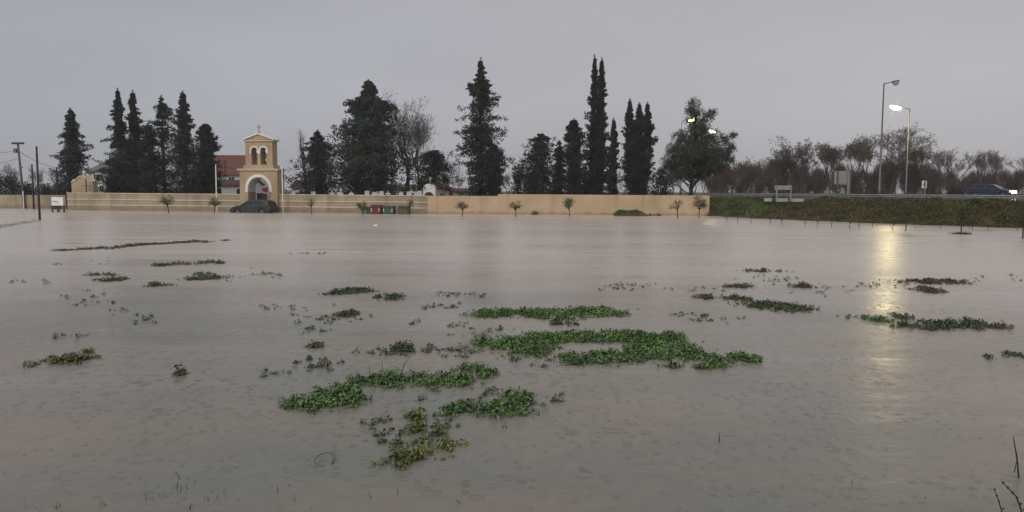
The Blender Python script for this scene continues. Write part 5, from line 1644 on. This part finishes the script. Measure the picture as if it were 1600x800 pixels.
# ------------------------------------------------------------------ drowned saplings along the bank
for i, (x, yt, yb, kind) in enumerate([(1135, 331, 347, 0), (1153, 336, 350, 1), (1174, 328, 349, 0), (1204, 338, 352, 1), (1222, 333, 351, 0), (1258, 341, 353, 1), (1277, 336, 354, 0), (1299, 342, 355, 1), (1328, 334, 358, 0), (1342, 344, 357, 1), (1363, 340, 355, 1),
                                       (1395, 346, 361, 1), (1415, 318, 361, 2), (1440, 340, 355, 1), (1470, 342, 357, 1), (1502, 322, 366, 2), (1520, 345, 359, 1), (1543, 340, 360, 0), (1598, 330, 373, 2)]):
    p = G(x, yb)
    H = D(x, yt, p.y).z
    labs = ['thin leafless stem standing in the water along the bank', 'thin leafless stem standing in the water along the bank', None]
    lab = {1415: 'larger drowned sapling with a leafy crown below the lit street lamp', 1502: 'drowned sapling with debris at its foot, left of the blue car', 1598: 'drowned sapling at the right edge of the view by the bank'}.get(x, labs[0])
    ro = empty('drowned_sapling', p, 0, lab, 'sapling', None if kind == 2 else 'leafless stems in the water along the bank')
    q = MB(); rr = random.Random(600 + i)
    q.tube([(0, 0, -.3), (rr.uniform(-.05, .05), 0, H * .5), (rr.uniform(-.1, .1), 0, H)], [.040, .030, .01] if kind == 2 else [.020, .016, .006], 5)
    for k in range(5 if kind != 1 else 3):
        z = H * rr.uniform(.25, .8); a = rr.uniform(0, 6.28); L = H * rr.uniform(.25, .5)
        q.tube([(0, 0, z), (math.cos(a) * L * .6, math.sin(a) * L * .6, z + L * .5), (math.cos(a) * L * .8, math.sin(a) * L * .8, z + L)], [.014, .009, .004], 4)
    q.build('stem', M['bark'], ro)
    if kind != 1:
        r = np.random.default_rng(700 + i)
        n = 350 if kind == 2 else 60
        P = r.normal(0, 1, (n, 3)) * np.array([H * .16, H * .16, H * .15]) + np.array([0, 0, H * .66])
        np_obj('crown', leaf_quads(P, .11, .06, r), 4, M['shrub' if kind == 2 else 'sap_brown'], ro)
    if x == 1502:
        P = r.normal(0, 1, (200, 3)) * np.array([.28, .25, .05]); P[:, 2] = np.abs(P[:, 2])
        np_obj('debris', leaf_quads(P, .14, .05, r), 4, M['weed_brown'], ro)

# ------------------------------------------------------------------ weeds standing out of the flood
def rosette(r, nl=13, R=.055, Hh=.070):
    """a little leafy plant: rounded leaves on short stalks, six-cornered, cupped"""
    vs = []
    for k in range(nl):
        a = r.uniform(0, 2 * np.pi); q = R * r.uniform(.10, 1.0) ** .8
        c = np.array([math.cos(a) * q, math.sin(a) * q, Hh * r.uniform(.25, 1.0) * (1 - .35 * q / R)])
        n = np.array([math.cos(a) * .7 * q / R + r.normal(0, .3), math.sin(a) * .7 * q / R + r.normal(0, .3), r.uniform(.4, 1.0)]); n /= np.linalg.norm(n)
        u = np.cross(n, [0.2, 1, 0.1]); u /= np.linalg.norm(u); v = np.cross(n, u)
        s = R * r.uniform(.17, .36)
        for h0 in (0, 3):                                # two half-leaves folded along the midrib
            ang = [2 * np.pi * (h0 + j) / 6 for j in range(4)]
            pts = [c + (u * math.cos(t) + v * math.sin(t) * .8) * s + n * (.10 * s if j in (1, 2) else -.03 * s) for j, t in enumerate(ang)]
            vs += pts
    return np.array(vs)
rr_ = np.random.default_rng(90)
ROS = [rosette(rr_) for _ in range(14)]

def plants(pts, scales, seed):
    r = np.random.default_rng(seed)
    out_ = []
    for (x, y), s in zip(pts, scales):
        v = ROS[r.integers(len(ROS))]
        a = r.uniform(0, 2 * np.pi); c_, s_ = math.cos(a), math.sin(a)
        w_ = np.empty_like(v)
        w_[:, 0] = (v[:, 0] * c_ - v[:, 1] * s_) * s + x
        w_[:, 1] = (v[:, 0] * s_ + v[:, 1] * c_) * s + y
        w_[:, 2] = v[:, 2] * s * r.uniform(.7, 1.6) - .012
        out_.append(w_)
    return np.vstack(out_)

def weed_patch(blobs, mat, label, seed, dens=1.0, size=1.0, group=None, name='weed_patch'):
    r = np.random.default_rng(seed)
    pts, sc = [], []
    for cx, cy, rx, ry, *d in blobs:
        k = d[0] if d else 1.0
        g = G(cx, cy); f_ = G(cx, cy - ry * .85); n_ = G(cx, cy + ry)
        hx = rx * PX(g.y) ; hy = (f_.y - n_.y) / 2
        gy = (f_.y + n_.y) / 2
        n = int(np.pi * hx * hy * 340 * dens * k / (size ** 1.6) * min(1.0, .75 / hy) ** .9) + 6
        rad = np.sqrt(r.random(n)) * np.clip(1 + r.normal(0, .14, n), .5, 1.35); th = r.uniform(0, 2 * np.pi, n)
        X = g.x + np.cos(th) * rad * hx; Y_ = gy + np.sin(th) * rad * hy
        # break the outline and leave little gaps
        nc = max(3, n // 5); ci = r.integers(0, nc, n)     # plants stand in little clumps
        far = min(1.0, max(0.0, (g.y - 9) / 20))
        X = X[ci] + r.normal(0, .05 + .05 * far, n); Y_ = Y_[ci] + r.normal(0, .05 + .05 * far, n); rad = rad[ci]
        keep = (np.sin(X * 9.1 + seed) * np.sin(Y_ * 6.3 + seed * 2) + r.normal(0, .5, n) > -.75)
        X, Y_, rad = X[keep], Y_[keep], rad[keep]
        pts += list(zip(X, Y_)); sc += list(size * r.uniform(.65, 1.35, len(X)) * np.clip(1.25 - .45 * rad, .5, 1.3))
        nf = max(2, n // 9)                                # stray plants round the rim
        rad = 1.05 + np.abs(r.normal(0, .32, nf)); th = r.uniform(0, 2 * np.pi, nf)
        pts += list(zip(g.x + np.cos(th) * rad * hx, gy + np.sin(th) * rad * hy)); sc += list(size * r.uniform(.35, .8, nf))
    P = np.array(pts)
    c = P.mean(axis=0)
    V = plants([(x - c[0], y - c[1]) for x, y in pts], sc, seed)
    o = np_obj(name, V, 4, M[mat])
    o.location = (c[0], c[1], 0)
    tag(o, label, 'weed patch' if name == 'weed_patch' else 'weeds', group)
    return o
weed_patch([(757, 537, 26, 5, .7), (790, 540, 36, 11), (826, 546, 44, 13), (848, 530, 58, 7), (900, 528, 66, 8), (960, 527, 58, 8), (1008, 530, 52, 10), (1036, 545, 50, 14), (1006, 552, 36, 13), (936, 561, 56, 9), (893, 562, 24, 8), (1078, 553, 26, 10), (1052, 529, 14, 8)],
           'weed', 'largest bright green weed mat, ring-shaped round open water', 1001)
weed_patch([(1112, 565, 24, 9), (1156, 560, 16, 8), (1180, 564, 14, 4), (1140, 563, 14, 4, .6), (1092, 576, 10, 4), (1120, 575, 12, 5), (1055, 573, 14, 3, .5)], 'weed', 'loose green weed clumps trailing off the right end of the ring-shaped mat', 1002)
weed_patch([(765, 490, 26, 7), (810, 490, 42, 5), (866, 492, 44, 8), (930, 489, 44, 8), (738, 494, 12, 3, .5)], 'weed', 'long narrow green weed strip just behind the ring-shaped mat', 1003)
weed_patch([(880, 506, 12, 4, .8), (893, 507, 6, 2)], 'weed_dark', 'small dark weed tuft between the narrow strip and the ring-shaped mat', 1004)
weed_patch([(468, 631, 26, 9), (508, 627, 42, 15), (548, 621, 26, 14), (528, 612, 26, 8)], 'weed', 'dense oval green weed mat left of centre in the foreground', 1005, 1.1)
weed_patch([(578, 596, 26, 10), (620, 594, 42, 11), (664, 598, 32, 7), (708, 596, 38, 9), (742, 581, 28, 11)], 'weed', 'long green weed mat with a dry twig sticking up, foreground centre', 1006)
weed_patch([(712, 642, 26, 8), (756, 635, 42, 11), (812, 621, 28, 8), (800, 648, 32, 13, .55), (822, 634, 20, 12, .7), (775, 613, 8, 4, .5)], 'weed', 'loose green weed mat with water showing through, right of the yellowish one', 1007, .85)
weed_patch([(646, 656, 12, 9, .9), (656, 672, 20, 5, .6), (680, 676, 14, 3, .5), (664, 692, 32, 7), (640, 713, 36, 8), (616, 724, 20, 7), (694, 700, 14, 12, .5)], 'weed_yellow', 'yellow-green weed mat nearest to the viewer', 1008)
weed_patch([(102, 564, 29, 6.5), (122, 556, 8, 5)], 'weed_olive', 'small olive weed mat at the far left, middle distance', 1009)
weed_patch([(1188, 477, 32, 5), (1232, 482, 36, 6)], 'weed_dark', 'dark green weed mat right of the yellow light reflection, with brown tail', 1010)
weed_patch([(1104, 465, 14, 3), (1150, 468, 20, 3.5)], 'weed_brown', 'brownish weed strip left of the dark green mat on the right', 1011)
weed_patch([(1368, 500, 17, 4)], 'weed', 'small bright weed mat in the left of the lamp reflection', 1012)
weed_patch([(1411, 497, 9, 4)], 'weed_dark', 'upper small weed tuft in the middle of the lamp reflection', 1013)
weed_patch([(1414, 511, 12, 4)], 'weed_dark', 'lower small weed tuft in the lamp reflection, touching the long mat', 1033)
weed_patch([(1440, 513, 24, 3), (1485, 509, 44, 7), (1522, 505, 12, 5)], 'weed_dark', 'long weed mat just right of the lamp reflection', 1014)
weed_patch([(1560, 511, 17, 3)], 'weed_brown', 'short brown weed strip near the right edge, right of the long mat', 1015)
weed_patch([(1456, 441, 46, 3)], 'weed_brown', 'thin far weed strip right of the lamp reflection', 1016)
weed_patch([(1448, 454, 20, 4)], 'weed_brown', 'small far weed tuft just below the thin strip on the right', 1017)
weed_patch([(1588, 557, 14, 4)], 'weed_dark', 'weed tuft at the right edge of the water, middle distance', 1018)
fs = [(92, 391.5, 9, .8), (108, 391, 8, 1), (124, 390, 12, 1.2), (143, 388.5, 10, 1.2), (158, 388, 12, 1.6), (176, 389, 5, .8), (186, 386.5, 9, 1.2), (200, 384.5, 13, 1.8), (216, 383, 12, 2), (232, 382.2, 9, 1.6),
      (247, 381.5, 7, 1.2), (262, 381, 9, 1), (276, 379.5, 8, 1.6), (291, 378.8, 9, 1.2), (306, 377.6, 11, 1.8), (322, 378.5, 6, 1), (352, 376, 6, .8)]
weed_patch([f for f in fs], 'weed_brown', 'longest thin broken far weed strip at left, nearest to the wall', 1019, .45, .85)
weed_patch([(172, 437, 21, 2.8), (160, 430, 20, 1.5, .7)], 'weed_dark', 'small dark green weed strip at left below the longest strip', 1020, .75)
weed_patch([(246, 446, 18, 1.8)], 'weed_brown', 'tiny flat weed strip left of the pair under the longest strip', 1021, .75)
weed_patch([(322, 435, 27, 3), (316, 429, 10, 1.6)], 'weed_dark', 'small dark weed strip at left, rightmost of its row', 1022, .75)
weed_patch([(258, 414.5, 14, 2), (290, 413, 20, 1, .4), (332, 411, 16, 1.6, .8)], 'weed_brown', 'broken brown weed strip between the longest strip and the dark strips', 1023, .75)
weed_patch([(545, 456, 26, 4, .8), (565, 454, 22, 2.4), (522, 460, 12, 2)], 'weed_dark', 'ragged weed tuft left of centre, farther than the oval mat', 1024)
weed_patch([(610, 466, 18, 4)], 'weed_dark', 'small compact weed tuft left of the narrow green strip', 1025)
weed_patch([(1155, 448, 22, 2)], 'weed_brown', 'flat far weed strip above the brown tail on the right', 1026)
weed_patch([(1258, 448.5, 18, 1.6)], 'weed_brown', 'flat far weed strip between the yellow reflection and lamp reflection', 1027, 1.1)
weed_patch([(640, 546, 26, 5, .6), (628, 541, 12, 4, .6), (662, 548, 14, 3.5, .7)], 'weed_dark', 'scattered dark weed sprigs left of the ring-shaped mat', 1028, .9)
weed_patch([(493, 543, 15, 2.6)], 'weed_dark', 'dark weed sprigs in a short row above the oval mat', 1029)
weed_patch([(281, 585, 9, 3)], 'weed_dark', 'lone small dark weed tuft left of the oval mat', 1030)
weed_patch([(545, 492, 11, 3.0, 1.6)], 'weed_dark', 'small dark weed tuft above the short row of sprigs', 1041, 2.2)
weed_patch([(1190, 424, 30, 1, .6)], 'weed_brown', 'farthest thin brown weed line on the right', 1032, 1.2)

# single sprigs and bits too many to count
sprig_groups = [(130, 410, 40, 12, 10), (150, 470, 40, 14, 24), (230, 495, 35, 14, 18), (360, 435, 60, 10, 14), (420, 430, 26, 3, 18), (480, 396, 20, 1.5, 16), (440, 481, 40, 4, 16), (520, 500, 60, 8, 40), (490, 516, 20, 6, 16), (500, 572, 40, 10, 30),
                (600, 550, 40, 8, 26), (700, 480, 30, 4, 26), (725, 460, 40, 4, 30), (770, 520, 50, 8, 22), (720, 550, 45, 6, 40), (700, 508, 60, 6, 16), (990, 447, 40, 3, 30), (970, 452, 45, 2, 14), (1060, 492, 50, 6, 22), (1110, 500, 30, 4, 16),
                (1210, 435, 50, 5, 30), (1120, 455, 40, 4, 14), (1310, 455, 60, 10, 26), (1390, 445, 50, 5, 22), (1340, 495, 20, 2, 12), (1560, 435, 60, 6, 16), (1560, 558, 30, 4, 10), (50, 440, 40, 3, 8), (50, 570, 14, 4, 10), (140, 560, 12, 5, 10), (110, 525, 30, 4, 10),
                (600, 670, 30, 12, 16), (615, 690, 30, 8, 12), (690, 610, 60, 30, 20), (870, 620, 20, 6, 8), (430, 585, 30, 6, 10), (700, 665, 20, 6, 8), (800, 560, 40, 6, 10), (1080, 560, 30, 6, 12), (900, 570, 60, 3, 10)]
r = np.random.default_rng(55)
pts, sc = [], []
for cx, cy, sx, sy, n in sprig_groups:
    k = 0
    while k < n * 1.5:
        x, y = r.normal(cx, sx * .6), r.normal(cy, sy * .6)
        cl = r.integers(1, 5)
        for _ in range(cl):
            g = G(x + r.normal(0, 4), y + r.normal(0, .7)); pts.append((g.x, g.y)); sc.append(r.uniform(.3, .95))
            k += 1
for _ in range(260):
    x, y = r.uniform(0, 1600), 380 + 420 * r.random() ** 1.1
    g = G(x, y); pts.append((g.x, g.y)); sc.append(r.uniform(.10, .32) * (1 if y < 600 else .7))
tag(np_obj('weed_sprigs', plants(pts, sc, 56), 4, M['weed_dark']), kind='stuff')

# ------------------------------------------------------------------ stems and twigs close to the viewer
def stem(pts, radii, label, name='dry_stem', buds=0, group=None, cat='stem', fork=None, mat='bark'):
    P = [G(x, y) if i == 0 else None for i, (x, y) in enumerate(pts)]
    base = P[0]
    W_ = [Vector((0, 0, 0))]
    for x, y in pts[1:]:
        W_.append(D(x, y, base.y) - base)
    ro = empty(name, base, 0, label, cat, group)
    q = MB(); W2_ = [Vector((0, 0, -.08))] + W_[1:] if len(W_) > 1 else W_
    q.tube(W2_, radii, 6)
    if fork:
        f_ = [D(x, y, base.y + .05) - base for x, y in fork]
        q.tube(f_, [radii[0] * .6, radii[-1]], 5)
    q.build('stalk', M[mat], ro)
    if buds:
        b = MB()
        for k in range(buds):
            t = (k + 1) / (buds + .3) * (len(W_) - 1); i = min(int(t), len(W_) - 2)
            c = W_[i].lerp(W_[i + 1], t - i)
            s = radii[0] * 1.7
            b.tube([c + Vector((0, 0, -s)), c + Vector((s * .2, 0, 0)), c + Vector((0, 0, s))], [s * .3, s, s * .2], 6)
        b.build('seed_heads', M['bark'], ro)
stem([(1594, 747), (1589, 715), (1583, 681)], [.007, .006, .003], 'bare forked stem sticking out of the water near the right edge', fork=[(1585, 738), (1588, 722)])
stem([(1606, 806), (1588, 776), (1565, 752)], [.006, .005, .003], 'leaning bare stem with seed heads at the lower right corner', buds=6)
stem([(1574, 806), (1560, 782), (1553, 762)], [.005, .004, .002], 'thinner bare stem with seed heads, leftmost at the lower right corner', buds=4)
stem([(1125, 690), (1124, 682), (1123.5, 675)], [.005, .004, .002], 'single short stem standing in open water right of centre')
stem([(625, 582), (632, 568), (641, 556)], [.007, .005, .003], 'dry twig rising from the long weed mat', fork=[(627, 580), (618, 572)])
stem([(597, 580), (597, 570), (597.5, 562)], [.004, .003, .002], 'thin upright stalk at the back of the long weed mat')
stem([(576, 581), (577, 574), (576.5, 570)], [.004, .003, .002], 'thin short stalk at the left end of the long weed mat')
# bent rush that makes a loop on the water
p = G(507, 722)
lo = MB()
pts = [(.075 * math.cos(t), .16 * math.sin(t), .012 + .02 * math.sin(t * .5)) for t in np.linspace(-.4, 5.2, 22)]
lo.tube(pts, .004, 5)
o = tag(lo.build('rush_loop', M['shore_grass']), 'bent rush stem forming a loop on the water, lower left', 'rush'); o.location = p
# drowned grass blades along the bottom
gb = []
for x, y, n, s in [(234, 772, 5, 5), (268, 765, 7, 4), (285, 762, 4, 5), (355, 764, 4, 3), (320, 782, 4, 6), (300, 788, 2, 10), (60, 795, 3, 8), (85, 795, 4, 6), (445, 760, 3, 3), (135, 794, 4, 3), (430, 765, 3, 3), (480, 790, 3, 8), (600, 775, 3, 6), (730, 770, 2, 8), (1350, 765, 4, 5)]:
    for _ in range(n):
        gb.append(G(x + random.gauss(0, s), y + random.gauss(0, 2)))
tag(np_obj('drowned_grass', blades(gb, 1, .075, .006, 31, 1.6), 3, M['bank_grass']), kind='stuff')
# white scrap floating before the bins
p = G(587, 352.5)
bm = bmesh.new(); bmesh.ops.create_icosphere(bm, subdivisions=2, radius=.13)
for v in bm.verts: v.co = Vector((v.co.x * 1.2, v.co.y, v.co.z * .6)) * random.uniform(.85, 1.1)
me = bpy.data.meshes.new('floating_scrap'); bm.to_mesh(me); bm.free(); me.materials.append(M['white_paint'])
o = link(bpy.data.objects.new('floating_scrap', me)); o.location = p
tag(o, 'small white scrap floating in front of the bins', 'litter')

# ------------------------------------------------------------------ rain haze
HAZE = 0.0006
if HAZE > 0:
    mb = MB(); mb.box(-340, 440, -45, 920, -1.7, 26)
    hm = bpy.data.materials.new('rain_haze'); hm.use_nodes = True
    t = hm.node_tree; t.nodes.clear()
    ou = t.nodes.new('ShaderNodeOutputMaterial'); pv = t.nodes.new('ShaderNodeVolumePrincipled')
    pv.inputs['Color'].default_value = (.96, .96, .98, 1); pv.inputs['Density'].default_value = HAZE; pv.inputs['Anisotropy'].default_value = .35
    t.links.new(pv.outputs[0], ou.inputs['Volume'])
    tag(mb.build('haze', hm), kind='stuff')
